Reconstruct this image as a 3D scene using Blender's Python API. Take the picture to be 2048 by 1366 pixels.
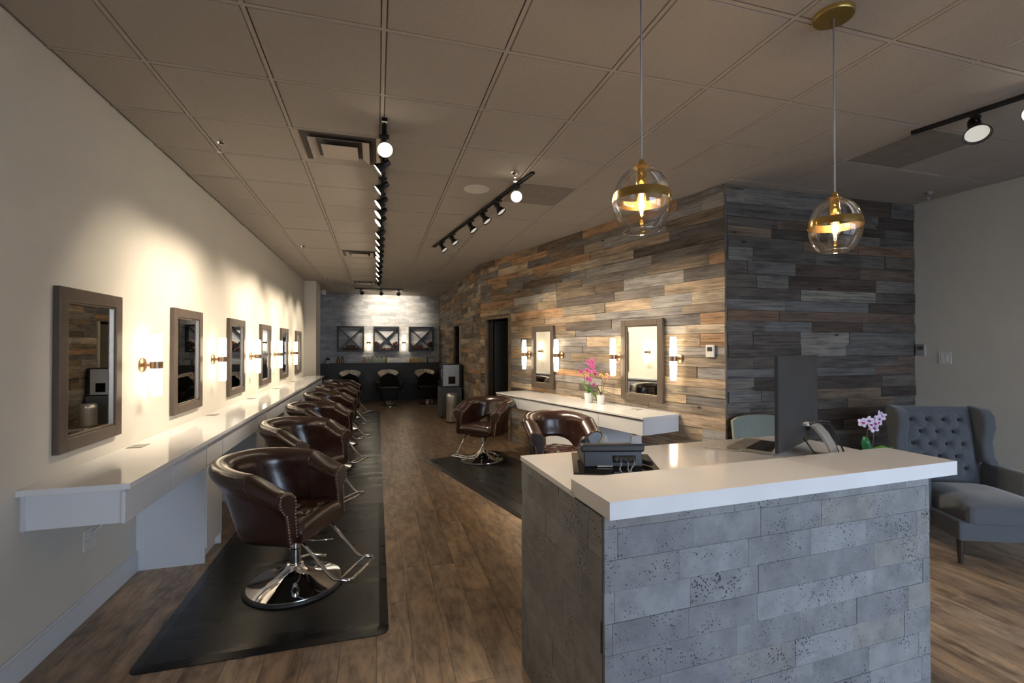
import bpy, math, random
from mathutils import Vector, Matrix
random.seed(7)
PI = math.pi
for o in list(bpy.data.objects): bpy.data.objects.remove(o, do_unlink=True)
scn = bpy.context.scene
col = scn.collection

# ---------------------------------------------------------------- camera
ZC = 1.575
YAW, PITCH, ROLL = .2812, .0096, -.0008
fw = Vector((math.sin(YAW)*math.cos(PITCH), math.cos(YAW)*math.cos(PITCH), math.sin(PITCH)))
rt = Vector((math.cos(YAW), -math.sin(YAW), 0)); up = rt.cross(fw)
r2 = rt*math.cos(ROLL)+up*math.sin(ROLL); u2 = -rt*math.sin(ROLL)+up*math.cos(ROLL)
cam = bpy.data.cameras.new('camera'); cam.sensor_width = 36; cam.lens = 934.15*36/2048
cam.clip_start = .02; cam.clip_end = 200
co = bpy.data.objects.new('camera', cam); col.objects.link(co)
m = Matrix.Identity(4)
for i in range(3):
    m[i][0] = r2[i]; m[i][1] = u2[i]; m[i][2] = -fw[i]
m[0][3], m[1][3], m[2][3] = 0, 0, ZC
co.matrix_world = m
scn.camera = co
# ---------------------------------------------------------------- world (overcast daylight) and exposure
w = bpy.data.worlds.new('world'); scn.world = w; w.use_nodes = True
wn = w.node_tree; bg = wn.nodes['Background']
bg.inputs['Color'].default_value = (.68, .81, 1.0, 1); bg.inputs['Strength'].default_value = 4.3
vs = scn.view_settings; vs.view_transform = 'Standard'; vs.look = 'None'; vs.gamma = 1; vs.use_curve_mapping = False
vs.exposure = 1.22
WARM = (1.0, .85, .65)
HEAD_W = 40.0      # watts of a wall-washing track head
CE = 3.0925        # ceiling height
XL, YB, XR, YF = -1.62, 14.35, 5.58, -2.6

def portal(x0, x1, z0, z1):
    l = bpy.data.lights.new('daylight_portal', 'AREA'); l.shape = 'RECTANGLE'
    l.size = x1-x0; l.size_y = z1-z0; l.energy = 1
    l.cycles.is_portal = True
    o = bpy.data.objects.new('daylight_portal', l); col.objects.link(o)
    o.location = ((x0+x1)/2, YF-.06, (z0+z1)/2); o.rotation_euler = (PI/2, 0, PI)
WINS = [(.75, 2.95), (3.15, 5.35)]
for a, b in WINS: portal(a, b, .25, 2.75)

# ---------------------------------------------------------------- materials
def M(name, color=(.5,.5,.5), rough=.5, metal=0, **k):
    mt = bpy.data.materials.new(name); mt.use_nodes = True
    b = mt.node_tree.nodes['Principled BSDF']
    b.inputs['Base Color'].default_value = (*color, 1); b.inputs['Roughness'].default_value = rough
    b.inputs['Metallic'].default_value = metal
    for kk, v in k.items():
        kk = {'emit': 'Emission Color', 'es': 'Emission Strength', 'coat': 'Coat Weight', 'trans': 'Transmission Weight',
              'spec': 'Specular IOR Level', 'ior': 'IOR', 'sheen': 'Sheen Weight', 'coatr': 'Coat Roughness'}[kk]
        b.inputs[kk].default_value = (*v, 1) if isinstance(v, tuple) else v
    return mt
def N(mt, t, **k):
    n = mt.node_tree.nodes.new(t)
    for kk, v in k.items():
        if kk in n.inputs.keys(): n.inputs[kk].default_value = v
        else: setattr(n, kk, v)
    return n
def LK(mt, a, ao, b, bi): mt.node_tree.links.new(a.outputs[ao], b.inputs[bi])
def P(mt): return mt.node_tree.nodes['Principled BSDF']
def ramp(mt, stops, interp='LINEAR'):
    n = mt.node_tree.nodes.new('ShaderNodeValToRGB'); cr = n.color_ramp; cr.interpolation = interp
    while len(cr.elements) < len(stops): cr.elements.new(.5)
    for e, (p, c) in zip(cr.elements, stops):
        e.position = p; e.color = (*c, 1) if len(c) == 3 else c
    return n
def mixc(mt, mode='MIX', fac=.5):
    n = mt.node_tree.nodes.new('ShaderNodeMix'); n.data_type = 'RGBA'; n.blend_type = mode
    n.inputs[0].default_value = fac
    return n   # inputs 0 fac, 6 A, 7 B ; output 2
def L2(mt, a, ao, b, bi): mt.node_tree.links.new(a.outputs[ao], b.inputs[bi])
def coords(mt, scale=(1,1,1), rnd=True):
    tc = N(mt, 'ShaderNodeTexCoord')
    mp = N(mt, 'ShaderNodeMapping'); mp.inputs['Scale'].default_value = scale
    if rnd:
        oi = N(mt, 'ShaderNodeObjectInfo'); mu = N(mt, 'ShaderNodeMath', operation='MULTIPLY'); mu.inputs[1].default_value = 37.0
        ad = N(mt, 'ShaderNodeVectorMath', operation='ADD')
        LK(mt, oi, 'Random', mu, 0); L2(mt, mu, 0, ad, 1); LK(mt, tc, 'Object', ad, 0); L2(mt, ad, 0, mp, 'Vector')
    else:
        LK(mt, tc, 'Object', mp, 'Vector')
    return mp
def bump(mt, src, so, strength=.3, dist=.01):
    b = N(mt, 'ShaderNodeBump'); b.inputs['Strength'].default_value = strength; b.inputs['Distance'].default_value = dist
    L2(mt, src, so, b, 'Height'); L2(mt, b, 'Normal', P(mt), 'Normal')
def noisy(mt, c1, c2, scale=6, detail=6, bmp=0, stretch=(1,1,1), lo=.3, hi=.7, rnd=False):
    mp = coords(mt, stretch, rnd)
    nz = N(mt, 'ShaderNodeTexNoise', Scale=scale, Detail=detail, Roughness=.6); L2(mt, mp, 0, nz, 'Vector')
    r = ramp(mt, [(lo, c1), (hi, c2)]); LK(mt, nz, 'Fac', r, 'Fac'); LK(mt, r, 'Color', P(mt), 'Base Color')
    if bmp: bump(mt, nz, 'Fac', bmp, .004)
    return mt

def wood(name, palette, gain=1.0, grain=(1.6, 34, 34), rough=.75, contrast=.55, knots=True, bmp=.5, spec=.3, blotch=(.9, 3.0, 3.0), streak=0.25):
    mt = M(name, rough=rough, spec=spec)
    oi = N(mt, 'ShaderNodeObjectInfo')
    n = len(palette)
    base = ramp(mt, [(i/n, tuple(min(.8, q*gain) for q in c)) for i, c in enumerate(palette)], 'CONSTANT'); LK(mt, oi, 'Random', base, 'Fac')
    mp = coords(mt, grain)
    g = N(mt, 'ShaderNodeTexNoise', Scale=1.0, Detail=8, Roughness=.72, Distortion=.6); L2(mt, mp, 0, g, 'Vector')
    gr = ramp(mt, [(.28, (1-contrast,)*3), (.52, (.95,.95,.95)), (.75, (1.35,1.32,1.28))]); LK(mt, g, 'Fac', gr, 'Fac')
    m1 = mixc(mt, 'MULTIPLY', 1); L2(mt, base, 0, m1, 6); L2(mt, gr, 0, m1, 7)
    mp2 = coords(mt, blotch)
    b2 = N(mt, 'ShaderNodeTexNoise', Scale=2.2, Detail=4, Roughness=.6); L2(mt, mp2, 0, b2, 'Vector')
    r2_ = ramp(mt, [(.3, (.55,.52,.5)), (.5, (1,1,1)), (.72, (1.3,1.22,1.12))]); LK(mt, b2, 'Fac', r2_, 'Fac')
    m2 = mixc(mt, 'MULTIPLY', 1); L2(mt, m1, 2, m2, 6); L2(mt, r2_, 0, m2, 7)
    last = m2
    if knots:
        mp3 = coords(mt, (2.2, 5, 5))
        v = N(mt, 'ShaderNodeTexVoronoi', Scale=1.0); L2(mt, mp3, 0, v, 'Vector')
        kr = ramp(mt, [(.03, (.12,.09,.07)), (.09, (1,1,1))]); LK(mt, v, 'Distance', kr, 'Fac')
        m3 = mixc(mt, 'MULTIPLY', 1); L2(mt, last, 2, m3, 6); L2(mt, kr, 0, m3, 7); last = m3
    L2(mt, last, 2, P(mt), 'Base Color')
    bump(mt, g, 'Fac', bmp, .006)
    return mt

BARN = [(.115,.105,.098), (.19,.16,.125), (.26,.20,.135), (.085,.07,.06), (.17,.158,.15), (.33,.27,.20), (.16,.115,.075),
        (.14,.125,.11), (.205,.195,.185), (.10,.075,.055), (.27,.205,.145), (.155,.12,.085), (.24,.225,.205), (.13,.12,.118), (.27,.165,.095), (.18,.145,.11)]
m_barn = wood('weathered_barn_wood_lit', BARN, 1.6, grain=(2.2, 46, 46), contrast=.82)  # lit copy: golden lamplight on these walls is partly put into the colour
BARN2 = [(.125,.11,.10), (.17,.15,.135), (.21,.195,.175), (.08,.062,.052), (.15,.138,.128), (.26,.235,.20), (.15,.105,.08),
         (.11,.095,.085), (.19,.178,.165), (.09,.065,.052), (.19,.14,.10), (.125,.105,.09), (.155,.15,.145), (.12,.10,.085), (.20,.125,.08), (.13,.115,.10)]
m_barn2 = wood('weathered_barn_wood_dim', BARN2, .85, grain=(2.2, 46, 46), contrast=.82)  # same wood; weaker, cooler light put into a darker, greyer palette
FLOORC = [(.125,.086,.056), (.145,.102,.068), (.112,.080,.056), (.155,.110,.072), (.135,.095,.062), (.118,.085,.061), (.142,.104,.072), (.128,.087,.056)]
m_floor = wood('vinyl_wood_floor', FLOORC, 2.5, grain=(3.0, 16, 16), rough=.34, contrast=.72, knots=False, bmp=.12, spec=.45, blotch=(3.2, 5, 5))
m_wallL = noisy(M('cream_wall_paint', rough=.72), (.60,.56,.49), (.63,.59,.515), 3, 3, .03)
m_wallR = noisy(M('beige_wall_paint', rough=.75), (.54,.49,.41), (.57,.52,.435), 3, 3, .03)
m_base = M('white_painted_trim', (.60,.62,.65), .45)
m_tile = noisy(M('taupe_ceiling_tile', rough=.95), (.33,.295,.26), (.41,.365,.325), 170, 5, .35, rnd=True)
m_tiled = noisy(M('dark_ceiling_panel', rough=.8), (.20,.175,.155), (.24,.21,.185), 10, 3, .05)
m_grid = M('taupe_ceiling_grid', (.39,.35,.31), .7)
m_white = noisy(M('white_lacquer', rough=.22, spec=.5), (.66,.665,.68), (.68,.685,.70), 2, 2)
m_top = noisy(M('white_quartz', rough=.07, spec=.6), (.70,.69,.68), (.76,.75,.745), 3, 6, stretch=(1,1,1))
m_dark = M('shadow_gap', (.03,.03,.03), .8)
m_mirror = M('mirror_glass', (.92,.93,.92), .0, 1)
m_frame = noisy(M('taupe_mirror_frame', rough=.35), (.085,.062,.047), (.105,.078,.06), 20, 4, stretch=(1,1,1))
m_frin = M('bronze_inner_bevel', (.22,.18,.14), .25, .6)
m_bronze = M('brushed_bronze', (.33,.22,.14), .35, .9)
m_glow = M('frosted_sconce_glass', (.9,.85,.75), .4, emit=(1,.82,.56), es=4.2)
m_chrome = M('chrome', (.82,.82,.83), .06, 1)
m_rubber = M('black_rubber', (.02,.02,.022), .5)
m_black = M('black_metal', (.012,.012,.013), .38, .0)
m_lens = M('lit_lamp_lens', (.9,.85,.7), .3, emit=(1,.86,.62), es=18)
m_lensoff = M('pale_lamp_lens', (.6,.62,.62), .25, emit=(1,.9,.75), es=.18)
m_gold = M('polished_brass', (.72,.50,.18), .18, 1)
m_brass = M('satin_brass', (.55,.38,.12), .32, .9)
m_cord = M('grey_cord', (.30,.33,.36), .6)
m_bulb = M('glowing_bulb', (1,.8,.5), .3, emit=(1,.72,.34), es=30)
m_grey = noisy(M('grey_wool_fabric', rough=.9, sheen=.3), (.062,.068,.078), (.090,.096,.106), 140, 3, .25)
m_greyd = M('dark_button', (.018,.019,.021), .8)
m_green2 = noisy(M('sage_grey_fabric', rough=.85), (.17,.185,.155), (.20,.215,.185), 60, 3)
m_darkw = M('dark_wood_leg', (.03,.018,.012), .4)
m_slate = noisy(M('charcoal_laminate', rough=.5), (.040,.044,.050), (.05,.054,.061), 5, 3)
m_blackl = M('black_vinyl', (.005,.005,.005), .5, spec=.2)
m_blk = M('black_plastic', (.016,.017,.020), .42)
m_blkg = M('gloss_black', (.006,.006,.007), .08)
m_silver = M('brushed_silver', (.62,.61,.59), .33, .85)
m_silverl = M('pale_aluminium', (.42,.40,.36), .4, .5)
m_moni = noisy(M('dark_monitor_back', rough=.4), (.018,.019,.022), (.03,.03,.033), 3, 2, stretch=(1,1,1))
m_screen = M('dark_screen', (.01,.01,.012), .1)
m_cream = M('ivory_porcelain', (.74,.68,.58), .12)
m_plate = M('ivory_switch_plate', (.62,.60,.55), .4)
m_plateg = M('grey_plate', (.30,.29,.28), .4)
m_pot = M('white_ceramic', (.75,.74,.73), .2)
m_leaf = M('orchid_leaf', (.10,.28,.035), .4)
m_leafd = M('dark_leaf', (.02,.14,.05), .4)
m_stem = M('brown_stem', (.09,.055,.03), .6)
m_pink = M('pink_petal', (.72,.17,.42), .6)
m_yel = M('yellow_petal', (.85,.60,.18), .6)
m_lil = M('lilac_white_petal', (.70,.60,.74), .6)
m_lip = M('purple_lip', (.38,.04,.22), .6)
m_towel = noisy(M('brown_towel', rough=1), (.10,.035,.018), (.15,.055,.03), 80, 3, .4)
m_amber = M('amber_bottle', (.22,.09,.02), .2)
m_appl = M('light_grey_appliance', (.42,.44,.47), .35)
m_cartg = noisy(M('grey_cart_paint', rough=.5), (.075,.083,.095), (.09,.098,.11), 6, 3)
m_vent = M('taupe_vent_metal', (.42,.36,.31), .5)
m_ventb = M('dark_vent_throat', (.09,.075,.065), .8)
m_spk = M('pale_speaker_grille', (.62,.58,.53), .6)
m_door = M('dark_door_paint', (.035,.04,.042), .5)
m_pvc = M('off_white_jamb', (.42,.38,.30), .5)
m_con = noisy(M('pavement', rough=.9), (.25,.25,.25), (.32,.32,.31), 4, 5)

# leather
m_lea = M('brown_leather', rough=.27, spec=.55, coat=.35, coatr=.18)
mp = coords(m_lea, (1,1,1), False)
nz = N(m_lea, 'ShaderNodeTexNoise', Scale=7, Detail=5, Roughness=.6); L2(m_lea, mp, 0, nz, 'Vector')
rp = ramp(m_lea, [(.35, (.026,.010,.0075)), (.75, (.046,.018,.012))]); LK(m_lea, nz, 'Fac', rp, 'Fac'); LK(m_lea, rp, 'Color', P(m_lea), 'Base Color')
vv = N(m_lea, 'ShaderNodeTexNoise', Scale=160, Detail=3); L2(m_lea, mp, 0, vv, 'Vector'); bump(m_lea, vv, 'Fac', .12, .002)
# mat rubber
m_mat = M('black_salon_mat', rough=.3, spec=.5)
mp = coords(m_mat, (1.0, 6, 1), False)
nz = N(m_mat, 'ShaderNodeTexNoise', Scale=1.2, Detail=5, Roughness=.6); L2(m_mat, mp, 0, nz, 'Vector')
rp = ramp(m_mat, [(.3, (.010,.010,.011)), (.75, (.020,.019,.018))]); LK(m_mat, nz, 'Fac', rp, 'Fac'); LK(m_mat, rp, 'Color', P(m_mat), 'Base Color')
rr = ramp(m_mat, [(.3, (.22,)*3), (.7, (.4,)*3)]); LK(m_mat, nz, 'Fac', rr, 'Fac'); LK(m_mat, rr, 'Color', P(m_mat), 'Roughness'); bump(m_mat, nz, 'Fac', .12, .005)
# stone tile with pits
def stone(name, palette, pits=True, k=1.0):
    mt = M(name, rough=.55, spec=.4)
    oi = N(mt, 'ShaderNodeObjectInfo'); n = len(palette)
    base = ramp(mt, [(i/n, c) for i, c in enumerate(palette)], 'CONSTANT'); LK(mt, oi, 'Random', base, 'Fac')
    mp = coords(mt, (1,1,1))
    a = N(mt, 'ShaderNodeTexNoise', Scale=9, Detail=7, Roughness=.65); L2(mt, mp, 0, a, 'Vector')
    r = ramp(mt, [(.3, (.74,.74,.75)), (.7, (1.25,1.25,1.24))]); LK(mt, a, 'Fac', r, 'Fac')
    m1 = mixc(mt, 'MULTIPLY', 1); L2(mt, base, 0, m1, 6); L2(mt, r, 0, m1, 7)
    if pits:
        v = N(mt, 'ShaderNodeTexVoronoi', Scale=85.0); L2(mt, mp, 0, v, 'Vector')
        b = N(mt, 'ShaderNodeTexNoise', Scale=5.0, Detail=8, Roughness=.8); L2(mt, mp, 0, b, 'Vector')
        th = N(mt, 'ShaderNodeMapRange'); th.inputs['From Min'].default_value = .42; th.inputs['From Max'].default_value = .66
        th.inputs['To Min'].default_value = .02; th.inputs['To Max'].default_value = .42; LK(mt, b, 'Fac', th, 'Value')
        c = N(mt, 'ShaderNodeMath', operation='LESS_THAN'); LK(mt, v, 'Distance', c, 0); L2(mt, th, 0, c, 1)
        m2 = mixc(mt, 'MIX', 1); L2(mt, c, 0, m2, 0); L2(mt, m1, 2, m2, 6); m2.inputs[7].default_value = (.035,.035,.04,1)
        L2(mt, m2, 2, P(mt), 'Base Color')
        sb = N(mt, 'ShaderNodeMath', operation='SUBTRACT'); L2(mt, a, 'Fac', sb, 0); L2(mt, c, 0, sb, 1); bump(mt, sb, 0, .5, .004)
    else:
        L2(mt, m1, 2, P(mt), 'Base Color'); bump(mt, a, 'Fac', .3, .004)
    return mt
m_stone = stone('pitted_grey_stone', [tuple(q*1.15 for q in c) for c in [(.165,.165,.170), (.175,.176,.181), (.152,.153,.160), (.185,.186,.19), (.168,.168,.172), (.195,.197,.205), (.160,.161,.168), (.178,.174,.166)]])
m_wstone = stone('grey_stone_wall', [(.17,.185,.21), (.20,.215,.24), (.15,.165,.19), (.225,.235,.255), (.185,.19,.20)], False)
m_grout = M('grey_grout', (.22,.222,.228), .9)
# glass: architectural (thin) and pendant
def thin_glass(name, tint=(1,1,1), gl=.12):
    mt = bpy.data.materials.new(name); mt.use_nodes = True; nt = mt.node_tree; nt.nodes.clear()
    o = nt.nodes.new('ShaderNodeOutputMaterial'); mx = nt.nodes.new('ShaderNodeMixShader'); t = nt.nodes.new('ShaderNodeBsdfTransparent')
    g = nt.nodes.new('ShaderNodeBsdfGlossy'); g.inputs['Roughness'].default_value = .02; t.inputs[0].default_value = (*tint, 1)
    f = nt.nodes.new('ShaderNodeFresnel'); f.inputs[0].default_value = 1.45
    ad = nt.nodes.new('ShaderNodeMath'); ad.operation = 'MULTIPLY_ADD'; ad.inputs[1].default_value = .6; ad.inputs[2].default_value = gl-.024
    nt.links.new(f.outputs[0], ad.inputs[0]); nt.links.new(ad.outputs[0], mx.inputs[0])
    nt.links.new(t.outputs[0], mx.inputs[1]); nt.links.new(g.outputs[0], mx.inputs[2]); nt.links.new(mx.outputs[0], o.inputs[0])
    return mt
m_pane = thin_glass('window_glass', (.96,.98,1), .05)
m_rim = thin_glass('globe_rim_glass', (.9,.9,.9), .45)
m_globe = thin_glass('clear_globe_glass', (.97,.96,.94), .09)

# ---------------------------------------------------------------- mesh helpers
class MB:
    def __init__(s): s.v = []; s.f = []
    def add(s, vs, fs, M4=None):
        b = len(s.v)
        for p in vs:
            p = Vector(p)
            if M4 is not None: p = M4 @ p
            s.v.append(tuple(p))
        for f in fs: s.f.append([b+i for i in f])
        return s
    def box(s, x0, x1, y0, y1, z0, z1, M4=None):
        return s.add([(x0,y0,z0),(x1,y0,z0),(x1,y1,z0),(x0,y1,z0),(x0,y0,z1),(x1,y0,z1),(x1,y1,z1),(x0,y1,z1)],
                     [(0,3,2,1),(4,5,6,7),(0,1,5,4),(1,2,6,5),(2,3,7,6),(3,0,4,7)], M4)
    def lathe(s, prof, n=24, M4=None, sx=1, sy=1, caps=True):
        vs = []; fs = []
        for r, z in prof:
            for i in range(n):
                a = 2*PI*i/n; vs.append((r*math.cos(a)*sx, r*math.sin(a)*sy, z))
        for j in range(len(prof)-1):
            for i in range(n):
                k = (i+1) % n; fs.append((j*n+i, j*n+k, (j+1)*n+k, (j+1)*n+i))
        if caps:
            fs.append(tuple(reversed(range(n)))); fs.append(tuple((len(prof)-1)*n+i for i in range(n)))
        return s.add(vs, fs, M4)
    def cyl(s, p0, p1, r, n=12, r1=None):
        p0 = Vector(p0); p1 = Vector(p1); d = p1-p0; q = d.to_track_quat('Z', 'Y').to_matrix().to_4x4()
        return s.lathe([(r, 0), (r if r1 is None else r1, d.length)], n, Matrix.Translation(p0) @ q)
    def tube(s, pts, r, n=8, closed=False, flat=1):
        pts = [Vector(p) for p in pts]; N_ = len(pts); rings = []
        t0 = (pts[1]-pts[0]).normalized(); nrm = t0.orthogonal().normalized(); prev = t0
        for i, p in enumerate(pts):
            if closed: t = (pts[(i+1) % N_]-pts[i-1]).normalized()
            elif i == 0: t = (pts[1]-pts[0]).normalized()
            elif i == N_-1: t = (pts[-1]-pts[-2]).normalized()
            else: t = ((pts[i+1]-p).normalized()+(p-pts[i-1]).normalized()).normalized()
            nrm = (prev.rotation_difference(t) @ nrm).normalized(); prev = t
            bn = t.cross(nrm)
            rr = r[i] if isinstance(r, (list, tuple)) else r
            rings.append([p+nrm*math.cos(2*PI*k/n)*rr+bn*math.sin(2*PI*k/n)*rr*flat for k in range(n)])
        vs = [v for rg in rings for v in rg]; fs = []
        for j in range(N_-1 if not closed else N_):
            a = j*n; b = ((j+1) % N_)*n
            for k in range(n): fs.append((a+k, a+(k+1) % n, b+(k+1) % n, b+k))
        if not closed:
            fs.append(tuple(reversed(range(n)))); fs.append(tuple((N_-1)*n+k for k in range(n)))
        return s.add(vs, fs)
    def ell(s, c, r, n=10, mm=6):
        prof = [(max(1e-4, math.sin(PI*j/mm)), -math.cos(PI*j/mm)) for j in range(mm+1)]
        return s.lathe(prof, n, Matrix.Translation(Vector(c)) @ Matrix.Diagonal((r[0], r[1], r[2], 1)))
    def prism(s, poly, z0, z1, M4=None):
        n = len(poly)
        vs = [(x, y, z0) for x, y in poly]+[(x, y, z1) for x, y in poly]
        fs = [tuple(reversed(range(n))), tuple(range(n, 2*n))]+[(i, (i+1) % n, n+(i+1) % n, n+i) for i in range(n)]
        return s.add(vs, fs, M4)
    def mesh(s, name, mt=None, smooth=False):
        me = bpy.data.meshes.new(name); me.from_pydata(s.v, [], s.f); me.update()
        if mt:
            for q in (mt if isinstance(mt, list) else [mt]): me.materials.append(q)
        if smooth: me.polygons.foreach_set('use_smooth', [True]*len(me.polygons))
        return me
    def build(s, name, mt, parent=None, smooth=False, loc=None, bev=0, sub=0, auto=None):
        o = bpy.data.objects.new(name, s.mesh(name, mt, smooth)); col.objects.link(o)
        if parent is not None: o.parent = parent
        if loc: o.location = loc
        if bev:
            b = o.modifiers.new('bevel', 'BEVEL'); b.width = bev; b.segments = 2; b.limit_method = 'ANGLE'
        if sub:
            b = o.modifiers.new('sub', 'SUBSURF'); b.levels = sub; b.render_levels = sub
        if auto: o.data.set_sharp_from_angle(angle=math.radians(auto))
        return o
def tag(o, label=None, cat=None, group=None, kind=None):
    if label: o['label'] = label
    if cat: o['category'] = cat
    if group: o['group'] = group
    if kind: o['kind'] = kind
    return o
def empty(name, loc=(0,0,0), rz=0, label=None, cat=None, group=None, kind=None):
    o = bpy.data.objects.new(name, None); col.objects.link(o); o.location = loc; o.rotation_euler = (0, 0, rz)
    o.empty_display_size = .1
    return tag(o, label, cat, group, kind)
def bx(*a): return MB().box(*a)
def copy_tree(o, parent=None):
    kids = [c for c in bpy.data.objects if c.parent == o]
    c = o.copy(); col.objects.link(c)
    if parent is not None: c.parent = parent
    for k in kids: copy_tree(k, c)
    return c
def ang(d): return math.atan2(d[1], d[0])

# wall frames: local x along, y out of the wall into the room, z up
P0 = Vector((3.13, 3.63)); P1 = Vector((1.86, 8.50))
DW = (P1-P0).normalized(); NW = Vector((-DW.y, DW.x)); AW = ang(DW); LW = (P1-P0).length
def wpt(s, n, z=0):
    p = P0+DW*s+NW*n; return (p.x, p.y, z)

# ================================================================ SETTING
# floor: slab plus planks
slab = bx(XL-.1, XR+.1, YF-.1, YB+.1, -.10, -.008).build('floor', m_dark); tag(slab, 'dark brown mottled wood-look plank floor', kind='structure')
PW, PL = .18, 1.22
cells = []
i = 0; x = XL
while x < XR-.001:
    x1 = min(x+PW, XR); off = random.random()*PL; y = YF-off
    while y < YB:
        y0 = max(y, YF); y1 = min(y+PL, YB)
        if y1-y0 > .02:
            cx, cy = (x+x1)/2, (y0+y1)/2
            # outside of the wood-clad block
            lim = 1.84 if cy > 8.5 else (P0.x+(cy-P0.y)*(P1.x-P0.x)/(P1.y-P0.y)+.1 if cy > 3.64 else 99)
            if not (x > lim+.05):
                depth = cx*fw.x+cy*fw.y; lat = cx*rt.x+cy*rt.y
                vis = depth > .8 and abs(lat) < depth*1.25 and (cy > 1.3 or cx < .75 or cx > 2.2)
                cells.append((0 if vis else 1, depth if depth > 0 else 99, x, x1, y0, y1))
        y += PL
    x += PW; i += 1
cells.sort()
rest = MB()
for k, (v_, dd, x, x1, y0, y1) in enumerate(cells):
    g = .0009
    if k < 300:
        L_, W_ = (y1-y0)/2-g, (x1-x)/2-g
        o = bx(-L_, L_, -W_, W_, -.012, 0).build('plank', m_floor, slab, loc=((x+x1)/2, (y0+y1)/2, random.uniform(-.0006, 0)))
        o.rotation_euler = (0, 0, PI/2)
    else:
        rest.box(x+g, x1-g, y0+g, y1-g, -.012, -.0004)
# a stretched-along-y version for the joined rest
m_floor2 = wood('vinyl_wood_floor_far', [FLOORC[1]]*2, 2.3, grain=(16, 2.2, 16), rough=.34, contrast=.5, knots=False, bmp=.12, spec=.45, blotch=(5, 2.6, 5))
tag(rest.build('planks', m_floor2, slab), kind='stuff')

# ceiling: grid and tiles
T = .6096
GX, GY = -1.9522*T, 3.7904*T
ceil = bx(XL-.1, XR+.1, YF-.1, YB+.1, CE+.02, CE+.10).build('ceiling', m_dark); tag(ceil, 'taupe suspended ceiling of square tiles', kind='structure')
xs = [XL]+[GX+i*T for i in range(0, 12) if XL+.05 < GX+i*T < XR-.05]+[XR]
ys = [YF]+[GY+j*T for j in range(-10, 25) if YF+.05 < GY+j*T < YB-.05]+[YB]
gridm = MB(); far = MB(); vent_cells = [(-.580, 3.530), (-.580, 7.797), (-.580, 11.455)]
nt_ = 0
def inside_block(x, y):
    if y < 3.63: return False
    if y > 8.5: return x > 1.95
    return x > P0.x+(y-P0.y)*(P1.x-P0.x)/(P1.y-P0.y)+.15
for a in range(len(xs)-1):
    for b in range(len(ys)-1):
        x0, x1, y0, y1 = xs[a], xs[a+1], ys[b], ys[b+1]
        if inside_block(x0, y0) : continue
        if any(abs((x0+x1)/2-(vx+.26+.02)) < .15 and abs((y0+y1)/2-(vy+.305)) < .2 for vx, vy in vent_cells): continue
        ia = round((x0-GX)/T); jb = round((y0-GY)/T)
        mt = m_tiled if (ia, jb) in ((4, 3), (8, 0)) else m_tile
        g = .012; dz = random.uniform(.002, .006)
        mb = MB()
        X0, X1, Y0, Y1 = x0+g, x1-g, y0+g, y1-g
        # tegular tile: recessed flat with a small chamfered rim
        c = .006
        mb.add([(X0,Y0,CE+.012),(X1,Y0,CE+.012),(X1,Y1,CE+.012),(X0,Y1,CE+.012),
                (X0+c,Y0+c,CE+dz-.003),(X1-c,Y0+c,CE+dz-.003),(X1-c,Y1-c,CE+dz-.003),(X0+c,Y1-c,CE+dz-.003),
                (X0,Y0,CE+.02),(X1,Y0,CE+.02),(X1,Y1,CE+.02),(X0,Y1,CE+.02)],
               [(4,7,6,5),(0,4,5,1),(1,5,6,2),(2,6,7,3),(3,7,4,0),(0,1,9,8),(1,2,10,9),(2,3,11,10),(3,0,8,11),(8,9,10,11)])
        o = mb.build('tile', mt, ceil); nt_ += 1
        if mt is m_tiled: o['label'] = 'darker smooth ceiling panel'
for x in xs[1:-1]: gridm.box(x-.010, x+.010, YF, (YB if x < 1.9 else (3.7 if x > 3.2 else min(YB, 8.0))), CE+.001, CE+.02)
for y in ys[1:-1]: gridm.box(XL, (XR if y < 3.63 else 3.0 if y < 8.5 else 1.9), y-.010, y+.010, CE+.0015, CE+.02)
gridm.build('ceiling_grid', m_grid, ceil)

# plain walls
wl = bx(XL-.12, XL, YF-.1, YB+.1, 0, CE+.08).build('wall_left', m_wallL); tag(wl, 'long cream painted wall behind the mirrors', kind='structure')
pil = bx(XL, -1.365, 11.70, 12.55, 0, CE).build('wall_left_pilaster', m_wallL); tag(pil, 'cream boxed column at the end of the long counter', kind='structure')
wr = bx(XR, XR+.12, YF-.1, 3.8, 0, CE+.08).build('wall_right', m_wallR); tag(wr, 'beige painted wall at the right', kind='structure')
wf = empty('wall_front', (0, YF, 0), kind='structure'); wf['label'] = 'street wall behind the viewer'
segs = MB(); xx = [XL]+[c for ab in WINS for c in ab]+[XR]
segs.box(XL, XR, -.12, 0, 0, .25); segs.box(XL, XR, -.12, 0, 2.75, CE+.05)
for k in range(0, len(xx), 2): segs.box(xx[k], xx[k+1], -.12, 0, .25, 2.75)
segs.build('wall_panel', m_wallR, wf)
for k, (a, b) in enumerate(WINS):
    wnd = empty('window_%d' % (k+1), ((a+b)/2, YF-.06, .25), kind='structure')
    h = (b-a)/2; fm = MB()
    for q in ((-h, -h+.05, 0, 2.5), (h-.05, h, 0, 2.5), (-h, h, 0, .05), (-h, h, 2.45, 2.5), (-.025, .025, 0, 2.5)): fm.box(q[0], q[1], -.03, .03, q[2], q[3])
    fm.build('window_frame', m_black, wnd)
    bx(-h+.05, -.025, -.004, .004, .05, 2.45).build('pane', m_pane, wnd); bx(.025, h-.05, -.004, .004, .05, 2.45).build('pane', m_pane, wnd)
pv = bx(-14, 14, -22, YF-.14, -.16, -.10).build('pavement', m_con); tag(pv, 'grey pavement outside the street windows', kind='structure')
bl = MB(); bl.box(XL, XL+.014, YF, 11.70, 0, .125); bl.box(XL, XL+.009, YF, 11.70, .125, .14)
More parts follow.
